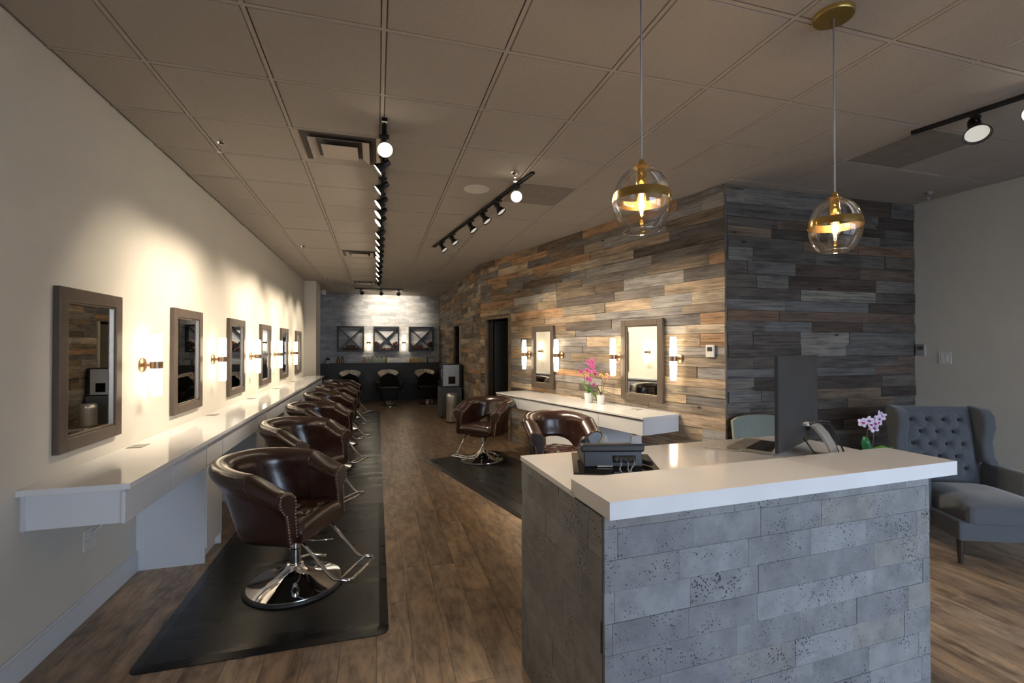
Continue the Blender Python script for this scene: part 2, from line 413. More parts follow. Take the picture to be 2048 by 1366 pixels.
tag(bl.build('baseboard_left', m_base, bev=.002), 'tall pale painted baseboard on the left wall', kind='structure')
tag(bx(XR-.014, XR, YF, 3.62, 0, .14).build('baseboard_right', m_base, bev=.003), 'pale baseboard on the beige wall', kind='structure')

# back wall in grey stone planks
wb = bx(XL, 1.95, YB, YB+.12, 0, CE+.05).build('wall_back', m_grout); tag(wb, 'far wall clad in thin grey stone strips', kind='structure')
st = [MB() for _ in range(5)]
z = 1.03; row = 0
while z < CE-.01:
    z1 = min(z+.103, CE); x = XL-random.random()*.3
    while x < 1.83:
        L_ = random.choice((.3, .45, .6)); a = max(x, XL); b = min(x+L_, 1.83)
        if b-a > .02: random.choice(st).box(a+.001, b-.001, YB-.012-random.uniform(0, .006), YB, z+.001, z1-.001)
        x += L_
    z = z1
pal = [(.30,.315,.34), (.36,.37,.395), (.27,.285,.31), (.40,.41,.43), (.33,.335,.345)]
for k, q in enumerate(st):
    mt = noisy(M('grey_stone_strip', rough=.6), tuple(c*1.1 for c in pal[k]), tuple(c*1.75 for c in pal[k]), 5, 6, .3, stretch=(1,1,3))
    tag(q.build('stone_strips', mt, wb), kind='stuff')

# barn wood walls
def plank_wall(name, origin, angle, length, mt, label, holes=(), seed=1, lo=.35, hi=1.5):
    rnd = random.Random(seed)
    root = empty(name, (origin[0], origin[1], 0), angle, kind='structure'); root['label'] = label
    bk = MB()
    # backing with openings
    cuts = sorted(holes); x = 0
    for (a, b, h) in cuts:
        bk.box(x, a, -.10, -.004, 0, CE); bk.box(a, b, -.10, -.004, h, CE); x = b
    bk.box(x, length, -.10, -.004, 0, CE); bk.build('wall_backing', m_dark, root)
    z = 0; n = 0
    while z < CE-.005:
        hgt = rnd.choice((.088, .095, .102, .112, .128)); z1 = min(z+hgt, CE)
        if CE-z1 < .05: z1 = CE
        spans = [(0, length)]
        for (a, b, h) in cuts:
            if z < h-.01:
                spans = [s for q in spans for s in ((q[0], min(q[1], a)), (max(q[0], b), q[1])) if s[1]-s[0] > .01]
        for (s0, s1) in spans:
            x = s0
            first = True
            while x < s1-.001:
                L_ = rnd.uniform(lo, hi)*(rnd.uniform(.3, 1) if first else 1); first = False
                x1 = x+L_
                if s1-x1 < .2: x1 = s1
                x1 = min(x1, s1)
                th = .009+rnd.uniform(0, .013)
                cx, cz = (x+x1)/2, (z+z1)/2; hl, hz = (x1-x)/2-.0012, (z1-z)/2-.0014
                o = bx(-hl, hl, -.004, th, -hz, hz).build('plank', mt, root, loc=(cx, 0, cz)); n += 1
                x = x1
        z = z1
    return root, n
DOOR1 = (3.985, 4.755, 2.045)
wc, n1 = plank_wall('wall_right_angled', P0, AW, LW, m_barn, 'angled wall of reclaimed barn wood behind the white counter', [DOOR1], 11, .3, 1.35)
wd, n2 = plank_wall('wall_right_return', (XR, 3.65), PI, XR-3.13, m_barn2, 'dimmer barn wood wall beside the armchairs', [], 5, .3, 1.3)
DOOR2 = (2.15, 2.95, 2.05)
we, n3 = plank_wall('wall_right_far', (1.86, 8.50), PI/2+.004, YB-8.5, m_barn, 'far stretch of barn wood wall by the towel cart', [DOOR2], 23, .35, 1.5)
# dark rooms behind the doors
for nm, (o_, an), (a, b, h), lab in (('wall_room', (P0, AW), DOOR1, 'dark room seen through the open doorway'), ('wall_room', ((1.86, 8.5), PI/2), DOOR2, 'dim room behind the far doorway')):
    r = empty('wall_closet', (o_[0], o_[1], 0), an, kind='structure'); r['label'] = lab
    q = MB(); q.box(a-.3, b+.3, -1.5, -1.4, 0, 2.6); q.box(a-.4, a-.3, -1.5, -.1, 0, 2.6); q.box(b+.3, b+.4, -1.5, -.1, 0, 2.6); q.box(a-.4, b+.4, -1.5, -.1, 2.6, 2.7)
    q.build('wall_panel', m_door, r)
def doorway(name, origin, angle, a, b, h, lab, leaf):
    d = empty(name, (origin[0], origin[1], 0), angle, kind='structure'); d['label'] = lab
    bx(a-.075, a, -.10, .035, 0, h+.0).build('jamb', m_dw if leaf else m_pvc, d, bev=.002); bx(b, b+.075, -.10, .035, 0, h).build('jamb', m_dw, d, bev=.002)
    bx(a-.075, b+.075, -.10, .035, h, h+.05).build('lintel', m_dw, d, bev=.002)
    q = bx(0, .72, -.02, .02, .01, h-.02).build('door_leaf', m_door if leaf else m_pvc, d)
    q.location = (b-.005, -.12, 0) ; q.rotation_euler = (0, 0, -PI/2-.25 if leaf else -PI/2+.1)
    MB().ell((.66, .045, .98), (.028, .028, .028)).build('door_handle', m_bronze, q, True)
    return d
m_dw = wood('door_casing_wood', [(.21,.165,.12), (.17,.14,.11)], grain=(30, 30, 2), knots=False)
doorway('door_1', P0, AW, *DOOR1, 'wood-cased open doorway in the barn wood wall', True)
doorway('door_2', (1.86, 8.5), PI/2+.004, *DOOR2, 'narrow far doorway beyond the towel cart', False)
# corner trim of plank ends
tag(bx(3.112, 3.13, 3.622, 3.634, 0, CE).build('trim_1', m_dw), 'thin raw wood edge at the barn wood corner', kind='structure')

# ================================================================ LEFT COUNTER
cab = empty('styling_counter', (XL, 2.75, 0), 0, 'long glossy white counter under six mirrors on the cream wall', 'counter')
LY = 8.75; D_ = .44
bx(0, D_+.012, -.01, LY, .87, .90).build('countertop', m_top, cab, bev=.002)
bx(.02, .025, 0, LY, .70, .868).build('back_rail', m_white, cab)
bx(.0, D_-.02, .02, .04, .70, .868).build('end_panel', m_white, cab, bev=.001)
bx(.0, D_-.03, .04, LY, .700, .712).build('underside', m_white, cab)
bx(.02, D_-.02, .04, LY, .86, .869).build('shadow_gap', m_dark, cab)
pit = 1.49
for k in range(6):
    c0 = 1.155+k*pit
    # base cabinet between two knee spaces
    y0, y1 = c0, c0+.35
    if y1 < LY:
        b = bx(.0, D_-.03, y0, y1, .08, .862).build('base_cabinet', m_white, cab)
        bx(.0, D_-.02, y0-.016, y0, 0, .862).build('side_panel', m_white, cab); bx(.0, D_-.02, y1, y1+.016, 0, .862).build('side_panel', m_white, cab)
        bx(D_-.03, D_-.012, y0+.002, y1-.002, .10, .695).build('cabinet_door', m_white, cab, bev=.001)
        bx(D_-.03, D_-.012, y0+.002, y1-.002, .702, .858).build('drawer_front', m_white, cab, bev=.001)
        bx(.0, D_-.06, y0, y1, 0, .08).build('plinth', m_white, cab)
    # drawers of the knee space
    a = 0.0 if k == 0 else c0-pit+.37
    e = min(c0-.018, LY)
    mid = (a+e)/2
    for (p, q) in ((a+.002, mid-.002), (mid+.002, e-.002)):
        dr = bx(D_-.03, D_-.012, p, q, .702, .858).build('drawer_front', m_white, cab, bev=.001)
for k in range(6):
    y = 3.74+1.49*k
    q = MB(); q.box(-.045, .045, -.06, .06, 0, .003); q.box(-.038, .038, -.052, -.004, .003, .005); q.box(-.038, .038, .004, .052, .003, .005)
    tag(q.build('counter_outlet', m_silverl, loc=(-1.55, y, .90), bev=.0008), ('grey pop-up power plate on the long counter, %s from the near end' % ('nearest', 'second', 'third', 'fourth', 'fifth', 'farthest')[k]), 'outlet', 'power plates along the long counter')
# wall outlet under counter
q = MB(); q.box(0, .006, -.06, .06, -.06, .06)
for yy in (-.028, .028): q.box(.006, .009, yy-.018, yy+.018, .008, .04); q.box(.006, .009, yy-.018, yy+.018, -.04, -.008)
wo = q.build('wall_outlet', m_plate, loc=(XL, 3.33, .45), bev=.001); tag(wo, 'white wall outlet below the near end of the long counter', 'outlet')
MB().tube([(.012, 0, .03), (.05, .01, .06), (.07, .05, .13), (.05, .10, .20)], .005, 6).build('plug_cord', m_base, wo, True)

# ================================================================ MIRRORS
def mirror(w, h, loc, rz, lab, group):
    root = empty('wall_mirror', loc, rz, lab, 'mirror', group)
    fwid = .072; d = .035
    # frame local: x along wall, y out, z up (centre)
    def ring(x0, x1, z0, z1, y0, y1, f):
        return MB().box(x0, x0+f, y0, y1, z0, z1).box(x1-f, x1, y0, y1, z0, z1).box(x0+f, x1-f, y0, y1, z0, z0+f).box(x0+f, x1-f, y0, y1, z1-f, z1)
    ring(-w/2, w/2, -h/2, h/2, 0, d, fwid).build('frame', m_frame, root, bev=.004)
    ring(-w/2+fwid, w/2-fwid, -h/2+fwid, h/2-fwid, 0, d-.010, .012).build('inner_bevel', m_frin, root, bev=.003)
    bx(-w/2+fwid, w/2-fwid, .004, .012, -h/2+fwid, h/2-fwid).build('mirror_glass', m_mirror, root)
    return root
ordn = ('nearest', 'second', 'third', 'fourth', 'fifth', 'farthest')
my = [3.30, 4.745, 6.235, 7.735, 9.215, 10.75]
for k, y in enumerate(my):
    mirror(.645 if k else .62, .885, (XL, y, 1.450), -PI/2, 'taupe framed rectangular mirror on the cream wall, %s from the camera' % ordn[k], 'mirrors above the long counter')
mirror(.62, .915, wpt(1.02, .021, 1.415), AW, 'taupe framed mirror on the barn wood wall, nearer of the two', 'mirrors on the barn wood wall')
mirror(.56, .915, wpt(2.965, .021, 1.410), AW, 'taupe framed mirror on the barn wood wall, beside the doorway', 'mirrors on the barn wood wall')

# ================================================================ SCONCES
def sconce(loc, rz, lab, group, taper=0):
    root = empty('wall_sconce', loc, rz, lab, 'wall lamp', group)
    RX = Matrix.Rotation(-PI/2, 4, 'X')
    MB().lathe([(.052, 0), (.052, .008), (.046, .014), (.02, .018), (.02, .02)], 24, RX).build('backplate', m_bronze, root, True, auto=40)
    MB().cyl((0, .01, 0), (0, .06, 0), .013).build('arm', m_bronze, root, True, auto=40)
    MB().lathe([(.0385, -.026), (.0385, .026)], 24, Matrix.Translation((0, .09, 0))).build('cuff', m_bronze, root, True, auto=40)
    for s in (1, -1):
        r1 = .037-taper
        MB().lathe([(.037, .026*s), (.037, .06*s), (r1, .205*s), (r1-.004, .222*s)] if s > 0 else [(r1-.004, -.222), (r1, -.205), (.037, -.06), (.037, -.026)],
                   24, Matrix.Translation((0, .09, 0))).build('glass_shade', m_glow, root, True, auto=50)
    return root
for k, y in enumerate((3.955, 5.45, 6.94, 8.44, 9.96)):
    sconce((XL, y, 1.44), -PI/2, 'lit double-tube wall sconce on the cream wall, %s from the camera' % ordn[k], 'sconces between the mirrors on the cream wall')
for k, s in enumerate((.52, 1.40, 2.53, 3.36)):
    sconce(wpt(s, .021, 1.445), AW, ('lit double-tube sconce right of the nearer barn wood mirror', 'lit double-tube sconce left of the nearer barn wood mirror', 'lit double-tube sconce right of the mirror beside the doorway', 'lit double-tube sconce between doorway and mirror')[k], 'sconces on the barn wood wall', .006)
for k, x in enumerate((-.238, .770)):
    sconce((x, YB-.02, 1.675), PI, 'lit sconce on the far stone wall between the %s shelves' % ('left and middle', 'middle and right')[k], 'sconces on the far wall', .004)

# ================================================================ SALON CHAIR
def chair():
    root = empty('salon_chair', (0,0,0), 0, 'chair', 'chair')
    xf = .165; NU = 52
    def path(u, h):
        hw = .278+.030*h; xr = -.27-.165*h; xm = -.04
        # three stretches: arm, arc, arm (u by rough arc length)
        k = .27
        if u < k:
            t = u/k; return Vector((xf+(xm-xf)*t, -hw, 0)), Vector((0, -1, 0))
        if u > 1-k:
            t = (1-u)/k; return Vector((xf+(xm-xf)*t, hw, 0)), Vector((0, 1, 0))
        th = -PI/2+PI*(u-k)/(1-2*k); a = xm-xr; p = 2/2.35
        c, s = math.cos(th), math.sin(th)
        x = xm-a*abs(c)**p; y = hw*math.copysign(abs(s)**p, s)
        nx = -abs(c)**(2-p)/a; ny = math.copysign(abs(s)**(2-p), s)/hw
        return Vector((x, y, 0)), Vector((nx, ny, 0)).normalized()
    def sect(u):
        b = 1-abs(u-.5)/.5; b = math.sin(b*PI/2)**1.15
        zt = .703+.135*b
        hole = max(0.0, 1-((abs(u-.5))/.14)**2); zb = .365+.20*math.sqrt(hole) if hole > 0 else .365
        arm = 1.0 if (u < .265 or u > .735) else 0.0
        ti = .018*arm
        # (offset outward, z)
        pts = [(.012, zb), (.032, zb+.012), (.038, zb+.5*(zt-.15-zb)), (.044, zt-.14), (.064, zt-.118), (.086, zt-.082), (.090, zt-.045), (.074, zt-.012),
               (.040, zt+.003), (0.0, zt-.001), (-.036-ti*.4, zt-.020), (-.056-ti, zt-.052), (-.056-ti, zt-.095), (-.038-ti, zt-.15), (-.034-ti, max(.47, zb+.03)), (-.030-ti, zb+.03), (-.015, zb+.0)]
        return pts
    us = sorted([i/(NU-1) for i in range(NU)]+[.262, .268, .732, .738])
    mb = MB(); vs = []; npt = len(sect(0)); secs = []
    for u in us:
        ring = []
        for off, z in sect(u):
            h = (z-.365)/.45; c, n = path(u, h); p = c+n*off; ring.append((p.x-(.035*h if (u < .27 or u > .73) else 0)*(1 if (u < .27 or u > .73) else 0), p.y, z))
        vs += ring; secs.append(ring)
    fs = []
    for j in range(len(us)-1):
        for k in range(npt):
            fs.append((j*npt+k, j*npt+(k+1) % npt, (j+1)*npt+(k+1) % npt, (j+1)*npt+k))
    mb.add(vs, fs)
    e = mb.build('backrest', m_lea, root, True)
    sb = e.modifiers.new('sub', 'SUBSURF'); sb.levels = 1; sb.render_levels = 1
    # front facing of each arm with nail heads
    for idx, sgn in ((0, -1), (len(us)-1, 1)):
        ring = [Vector(p) for p in secs[idx]]; cen = sum(ring, Vector())/npt
        f = MB(); fr = [p+Vector((.004, 0, 0)) for p in ring]; bk = [p-Vector((.012, 0, 0)) for p in ring]
        inn = [cen+(p-cen)*.86+Vector((.012, 0, 0)) for p in ring]
        f.add(bk+fr+inn, [(k, (k+1) % npt, npt+(k+1) % npt, npt+k) for k in range(npt)]+[(npt+k, npt+(k+1) % npt, 2*npt+(k+1) % npt, 2*npt+k) for k in range(npt)]+[tuple(range(2*npt, 3*npt))])
        fp = f.build('arm_front', m_lea, root, False)
        nl = MB(); 
        for (A, B) in zip(ring, ring[1:]):
            if A.z < .40 and B.z < .40: continue
            L_ = (B-A).length; nn = max(1, int(L_/.017))
            for q in range(nn):
                p = A.lerp(B, q/nn); d = (cen-p); d.x = 0; d.z *= .25; d.normalize()
                nl.ell((p.x+.012, p.y+d.y*.011, p.z+d.z*.011), (.0055, .0068, .0068), 6, 4)
        tag(nl.build('nailhead_trim', m_nail, fp, True), 'row of bronze nailheads', kind='stuff')
    # seat cushion
    NX, NY = 30, 26; mb = MB(); vs = []; fs = []
    dents = [(-.12, -.09), (-.12, .09), (.0, 0), (.0, -.17), (.0, .17), (.12, -.09), (.12, .09), (-.22, 0)]
    def hwid(x):
        if x > -.04: return .243
        c, n = path(.5, .2); a = .23; t = min(1, (-.04-x)/a); return .243*max(.0, 1-t**2.4)**(1/2.4)
    for i in range(NX+1):
        x = -.268+i/NX*(.205+.268)
        for j in range(NY+1):
            t = -1+2*j/NY; y = hwid(max(x, -.266))*t
            z = .492+.022*(1-t*t)-.012*max(0, -x/.26)
            for dx, dy in dents:
                r = math.hypot(x-dx, y-dy); z -= .024*math.exp(-(r/.020)**2)+.010*math.exp(-(r/.05)**2)
            for dx, dy in dents:   # pulls between the buttons
                z -= .007*math.exp(-((abs(x-dx)-abs(y-dy))/.010)**2)*math.exp(-(math.hypot(x-dx, y-dy)/.10)**2)
            if x > .155: q = (x-.155)/.05; z -= .045*q*q
            if abs(t) > .85: z -= .03*((abs(t)-.85)/.15)**2
            vs.append((x, y, z))
    for i in range(NX):
        for j in range(NY): a = i*(NY+1)+j; fs.append((a, a+NY+1, a+NY+2, a+1))
    bd = [i*(NY+1) for i in range(NX, -1, -1)]+[j for j in range(1, NY+1)]+[i*(NY+1)+NY for i in range(1, NX+1)]+[NX*(NY+1)+j for j in range(NY-1, 0, -1)]
    b0 = len(vs); nb = len(bd)
    for q in bd: p = vs[q]; vs.append((p[0]*1.01, p[1]*1.01, .43))
    for q in bd: p = vs[q]; vs.append((p[0]*.97, p[1]*.97, .372))
    for r_ in range(2):
        for k in range(nb):
            A = (bd[k], bd[(k+1) % nb]) if r_ == 0 else (b0+k, b0+(k+1) % nb); o_ = b0+r_*nb
            fs.append((A[0], A[1], o_+(k+1) % nb, o_+k))
    fs.append(tuple(b0+nb+k for k in range(nb)))
    mb.add(vs, fs); seat = mb.build('seat', m_lea, root, True, auto=60)
    bt = MB()
    for dx, dy in dents: bt.ell((dx, dy, .492+.022*(1-(dy/.243)**2)-.018), (.009, .009, .005), 8, 5)
    tag(bt.build('seat_buttons', m_lea, seat, True), kind='stuff')
    bx(-.16, .12, -.13, .13, .335, .372).build('seat_plate', m_black, root, bev=.004)
    # hydraulic column and base
    MB().lathe([(.036, .10), (.036, .235), (.031, .24), (.031, .30), (.040, .305), (.040, .337)], 24).build('column', m_chrome, root, True, auto=30)
    MB().lathe([(.302, .001), (.306, .006), (.300, .017), (.284, .018)], 48).build('base_ring', m_rubber, root, True, auto=40)
    MB().lathe([(.288, .012), (.286, .024), (.25, .033), (.19, .046), (.13, .064), (.085, .088), (.06, .115), (.050, .14), (.044, .142)], 48).build('base', m_chrome, root, True, auto=30)
    # pump pedal
    MB().tube([(-.02, .03, .11), (-.05, .12, .115), (-.04, .20, .10), (.0, .255, .08), (.06, .27, .07)], .009, 8).build('pump_lever', m_chrome, root, True)
    MB().tube([(.03, -.02, .31), (.12, -.02, .305), (.20, .0, .30), (.25, .03, .295)], .006, 8).build('height_lever', m_chrome, root, True)
    # footrest
    fr = MB()
    for s in (-1, 1):
        fr.tube([(.10, .165*s, .365), (.16, .165*s, .345), (.345, .165*s, .155), (.372, .165*s, .138), (.46, .165*s, .138)], .0105, 8)
    fr.tube([(.38, -.165, .138), (.455, -.165, .138), (.480, -.145, .138), (.480, .145, .138), (.455, .165, .138), (.38, .165, .138)], .0105, 8)
    fr.tube([(.405, -.16, .138), (.405, .16, .138)], .008, 8)
    fr.build('footrest', m_chrome, root, True)
    return root
m_nail = M('antique_nailhead', (.40,.30,.22), .28, .9)
ch0 = chair()
chairs = [(-.515, 3.365, -25, 'brown leather salon tub chair nearest the camera, chrome round base fully in view'),
          (-.60, 4.93, -34, 'brown leather salon tub chair at the long counter, second from the camera'),
          (-.60, 6.38, -26, 'brown leather salon tub chair at the long counter, third from the camera'),
          (-.60, 7.88, -22, 'brown leather salon tub chair at the long counter, fourth from the camera'),
          (-.60, 9.33, -22, 'brown leather salon tub chair at the long counter, fifth from the camera'),
          (-.60, 10.75, -20, 'brown leather salon tub chair at the far end of the long counter'),
          (1.385, 6.27, 224, 'brown leather salon tub chair on the right mat, angled towards the aisle'),
          (1.84, 4.52, 266, 'brown leather salon tub chair partly hidden by the reception desk')]
for k, (x, y, a, lab) in enumerate(chairs):
    c = ch0 if k == 0 else copy_tree(ch0)
    c.location = (x, y, .0115); c.rotation_euler = (0, 0, math.radians(a)); c['label'] = lab
    c['group'] = 'brown salon chairs at the long counter' if k < 6 else 'brown salon chairs by the barn wood wall'

# ================================================================ MATS
def rrect(x0, x1, y0, y1, r=.05, n=5):
    o = []
    for cx, cy, a in ((x1-r, y1-r, 0), (x0+r, y1-r, 90), (x0+r, y0+r, 180), (x1-r, y0+r, 270)):
        for k in range(n+1):
            t = math.radians(a+90*k/n); o.append((cx+r*math.cos(t), cy+r*math.sin(t)))
    return o
def mat_(name, x0, x1, y0, y1, loc, rz, lab):
    root = MB()
    oo = rrect(x0, x1, y0, y1); ii = rrect(x0+.05, x1-.05, y0+.05, y1-.05, .03); n = len(oo)
    vs = [(x, y, .0005) for x, y in oo]+[(x, y, .004) for x, y in oo]+[(x, y, .0115) for x, y in ii]
    fs = [(k, (k+1) % n, n+(k+1) % n, n+k) for k in range(n)]+[(n+k, n+(k+1) % n, 2*n+(k+1) % n, 2*n+k) for k in range(n)]+[tuple(range(2*n, 3*n)), tuple(reversed(range(n)))]
    root.add(vs, fs); o = root.build(name, m_mat, None, False, loc); o.rotation_euler = (0, 0, rz)
    return tag(o, lab, 'mat')
mat_('floor_mat', -1.15, .065, 2.66, 11.75, (0,0,0), 0, 'long black anti-fatigue mat under the row of chairs by the long counter')
mat_('floor_mat', .28, 3.46, .55, 1.70, (P0.x, P0.y, 0), AW, 'black anti-fatigue mat beside the reception desk on the right')

# ================================================================ RIGHT COUNTER
rc = empty('styling_counter', (P0.x, P0.y, 0), AW, 'short glossy white counter floating on the barn wood wall', 'counter')
a, e, Dp, zt = .53, 3.46, .54, .88
bx(a-.012, e, .022, Dp+.012, zt-.022, zt).build('countertop', m_top, rc, bev=.002)
bx(a+.03, e, .03, Dp-.02, zt-.032, zt-.022).build('shadow_gap', m_dark, rc)
bx(a, a+.018, .022, Dp-.02, .70, zt-.024).build('end_panel', m_white, rc, bev=.001)
bx(a+.018, e, .022, Dp-.025, .700, .712).build('underside', m_white, rc)
for p, q in ((a, 1.17), (1.17, 1.66), (1.66, 2.17), (2.17, 2.82), (2.82, e)):
    bx(p+.002, q-.002, Dp-.018, Dp, .702, zt-.034).build('drawer_front', m_white, rc, bev=.001)
bx(1.17, 2.17, .022, Dp-.02, .08, .70).build('base_cabinet', m_white, rc)
bx(1.172, 1.668, Dp-.02, Dp, .10, .697).build('cabinet_door', m_white, rc, bev=.001); bx(1.672, 2.168, Dp-.02, Dp, .10, .697).build('cabinet_door', m_white, rc, bev=.001)
bx(1.17, 2.17, .022, Dp-.06, 0, .08).build('plinth', m_white, rc)
q = MB(); q.box(-.06, .06, -.045, .045, 0, .003); q.box(-.052, -.004, -.038, .038, .003, .005); q.box(.004, .052, -.038, .038, .003, .005)
o = q.build('counter_outlet', m_silverl, loc=wpt(.98, .17, zt), bev=.0008); o.rotation_euler = (0, 0, AW)
tag(o, 'grey pop-up power plate on the short counter below the nearer mirror', 'outlet')

# ================================================================ RECEPTION DESK
AD = math.radians(2.1)
dk = empty('reception_desk', (.722, 1.365, 0), AD, 'reception desk clad in grey stone tiles with a white raised counter', 'desk')
BX0, BX1, BY0, BY1 = .002, 1.602, .04, .86
bx(0, 1.72, 0, .29, 1.010, 1.070).build('raised_counter', m_top, dk, bev=.0015)
bx(0, 1.74, .26, .875, 1.003, 1.026).build('worktop', m_top, dk, bev=.0015)
core = MB(); core.box(BX0+.012, BX1-.012, BY0+.012, BY0+.05, 0, 1.009); core.box(BX0+.012, BX0+.05, BY0+.05, BY1-.01, 0, 1.002); core.box(BX1-.05, BX1-.012, BY0+.05, BY1-.01, 0, 1.002)
core.box(BX0+.05, BX1-.05, BY0+.05, BY0+.07, 0, 1.0)
core.build('carcass', m_grout, dk)
rnd = random.Random(3)
H_ = .1045; TL = .305; ztop = .966; rows = [(ztop, 1.0095)]
zz = ztop
while zz > .001: rows.append((max(0, zz-H_), zz)); zz -= H_
for r_, (z0, z1) in enumerate(rows):
    x = BX0-rnd.random()*TL
    while x < BX1:
        a_, b_ = max(x, BX0), min(x+TL, BX1)
        if b_-a_ > .012:
            p = rnd.uniform(0, .0016); hl = (b_-a_)/2-.0006; hz = (z1-z0)/2-.0006
            bx(-hl, hl, -p, .012, -hz, hz).build('tile', m_stone, dk, loc=((a_+b_)/2, BY0, (z0+z1)/2))
        x += TL
    y = BY0+.0135-rnd.random()*TL
    z1s = min(z1, 1.0025)
    while y < BY1:
        a_, b_ = max(y, BY0+.0135), min(y+TL, BY1)
        if b_-a_ > .012:
            p = rnd.uniform(0, .0016); hl = (b_-a_)/2-.0006; hz = (z1s-z0)/2-.0006
            o = bx(-hl, hl, -p, .012, -hz, hz).build('tile', m_stone, dk, loc=(BX0, (a_+b_)/2, (z0+z1s)/2)); o.rotation_euler = (0, 0, -PI/2)
            o2 = bx(-hl, hl, -p, .012, -hz, hz).build('tile', m_stone, dk, loc=(BX1, (a_+b_)/2, (z0+z1s)/2)); o2.rotation_euler = (0, 0, PI/2)
        y += TL

def world(px): return px
WT = 1.026
# glossy black desk mat and phone
dm = bx(-.19, .19, -.19, .20, 0, .006).build('desk_pad', m_blkg, loc=(1.055, 1.955, WT), bev=.002); dm.rotation_euler = (0, 0, math.radians(-22))
tag(dm, 'glossy black pad under the desk phone', 'desk pad')
ph = empty('desk_phone', (1.045, 1.985, WT+.006), math.radians(-15), 'dark grey desk phone seen from behind on the white desk', 'phone')
# wedge body: back faces -y, keys face +y
pr_ = [(-.10, .0), (.05, .0), (.10, .015), (.11, .028), (-.045, .098), (-.075, .096)]  # (y,z)
b = MB(); n = len(pr_)
for s in (0,): 
    vs = [(-.132, y, z) for y, z in pr_]+[(.132, y, z) for y, z in pr_]
    # taper lower rear
    b.add(vs, [tuple(range(n)), tuple(reversed(range(n, 2*n)))]+[(k, n+k, n+(k+1) % n, (k+1) % n) for k in range(n)])
b.build('body', m_blk, ph, bev=.005)
bx(-.145, .145, -.088, -.035, .062, .098).build('top_shell', m_blk, ph, bev=.01)
bx(.0, .10, -.101, -.092, .02, .05).build('port_panel', m_blkg, ph, bev=.002)
ps = MB()
for x in (.015, .035, .055, .075, .09): ps.box(x-.006, x+.006, -.1035, -.100, .026, .040)
ps.build('sockets', m_blk, ph)
bx(-.075, -.005, -.104, -.098, .003, .008).build('label_strip', m_plate, ph)
MB().tube([(-.11, -.02, .088), (-.112, .01, .095), (-.11, .09, .065), (-.105, .12, .045)], [.020, .023, .016, .022], 10).build('handset', m_blk, ph, True)
bx(.085, .135, -.075, -.06, .095, .135).build('display_tab', m_plateg, ph, bev=.004)
cb = MB()
cb.tube([(.03, -.103, .03), (.028, -.125, .02), (.015, -.15, .004), (.01, -.20, .004)], .0025, 6)
cb.tube([(.06, -.103, .03), (.062, -.12, .02), (.05, -.15, .004), (.045, -.20, .004)], .0025, 6)
cb.tube([(.09, -.103, .03), (.09, -.12, .022), (.065, -.15, .004), (.05, -.20, .004)], .0028, 6)
cb.build('cables', m_cord, ph, True)
coil = MB().tube([(.145+.010*math.cos(t*1.1)+t*.0004, -.05-.0016*t*.5, .014+.010*math.sin(t*1.1)) for t in range(0, 60)], .0022, 5)
coil.build('coiled_cord', m_black, ph, True)
# lamp-like triangle easel tab behind the phone: small grey card holder
cd = MB().add([(-.035, 0, 0), (.035, 0, 0), (.012, .02, .085), (.0, .02, .085), (-.035, .05, 0), (.035, .05, 0), (.012, .03, .085), (.0, .03, .085)],
              [(0,1,2,3), (5,4,7,6), (1,5,6,2), (4,0,3,7), (3,2,6,7), (0,4,5,1)])
o = cd.build('card_stand', m_plateg, loc=(1.14, 2.19, WT), bev=.002); tag(o, 'small grey wedge stand behind the desk phone', 'stand')

# monitor
ML = Vector((1.737, 1.704)); MR = Vector((2.282, 1.977)); md = (MR-ML); MA = ang(md); MWid = md.length
mn = empty('computer_monitor', ((ML.x+MR.x)/2, (ML.y+MR.y)/2, WT), MA, 'dark thin desktop monitor seen from behind on a silver foot', 'monitor')
z0m, z1m = 1.087-WT, 1.526-WT
hw_ = MWid/2
# back shell: slightly bulged panel (back faces -y)
nb = 10; vs = []; fs = []
for i in range(nb+1):
    for j in range(nb+1):
        u, v = -1+2*i/nb, -1+2*j/nb
        vs.append((u*hw_*.995, -.0092-.016*(1-u**4)*(1-v**4), z0m+.001+(v+1)/2*(z1m-z0m-.002)))
for i in range(nb):
    for j in range(nb): a_ = i*(nb+1)+j; fs.append((a_, a_+nb+1, a_+nb+2, a_+1))
MB().add(vs, fs).build('back_shell', m_moni, mn, True)
bx(-hw_, hw_, -.009, .006, z0m, z1m).build('bezel', m_moni, mn, bev=.002)
bx(-hw_+.006, hw_-.006, .006, .008, z0m+.006, z1m-.006).build('screen', m_screen, mn)
# foot: curved plate, hinge
prof = [(-.035, .155), (-.055, .16), (-.085, .145), (-.115, .11), (-.140, .065), (-.155, .02), (-.158, .004)]
vs = []; 
for y, z in prof: vs += [(-.055, y, z), (.055, y, z)]
for y, z in prof: vs += [(-.055, y+.010, z-.006), (.055, y+.010, z-.006)]
n = len(prof); fs = []
for k in range(n-1):
    fs.append((2*k, 2*k+1, 2*k+3, 2*k+2)); o_ = 2*n; fs.append((o_+2*k+2, o_+2*k+3, o_+2*k+1, o_+2*k))
    fs.append((2*k+2, o_+2*k+2, o_+2*k, 2*k)); fs.append((2*k+1, o_+2*k+1, o_+2*k+3, 2*k+3))
fs += [(0, 2*n, 2*n+1, 1), (2*n-2, 2*n-1, 4*n-1, 4*n-2)]
ft = Matrix.Translation((.10, .02, 0))
MB().add([ft @ Vector(v) for v in vs], fs).build('stand', m_silverl, mn, False)
bx(.045, .155, -.16, .10, 0, .006).build('stand_foot', m_silverl, mn, bev=.002)
MB().cyl((.05, -.03, .14), (.15, -.03, .14), .014).build('hinge', m_black, mn, True, auto=40)
cb = MB()
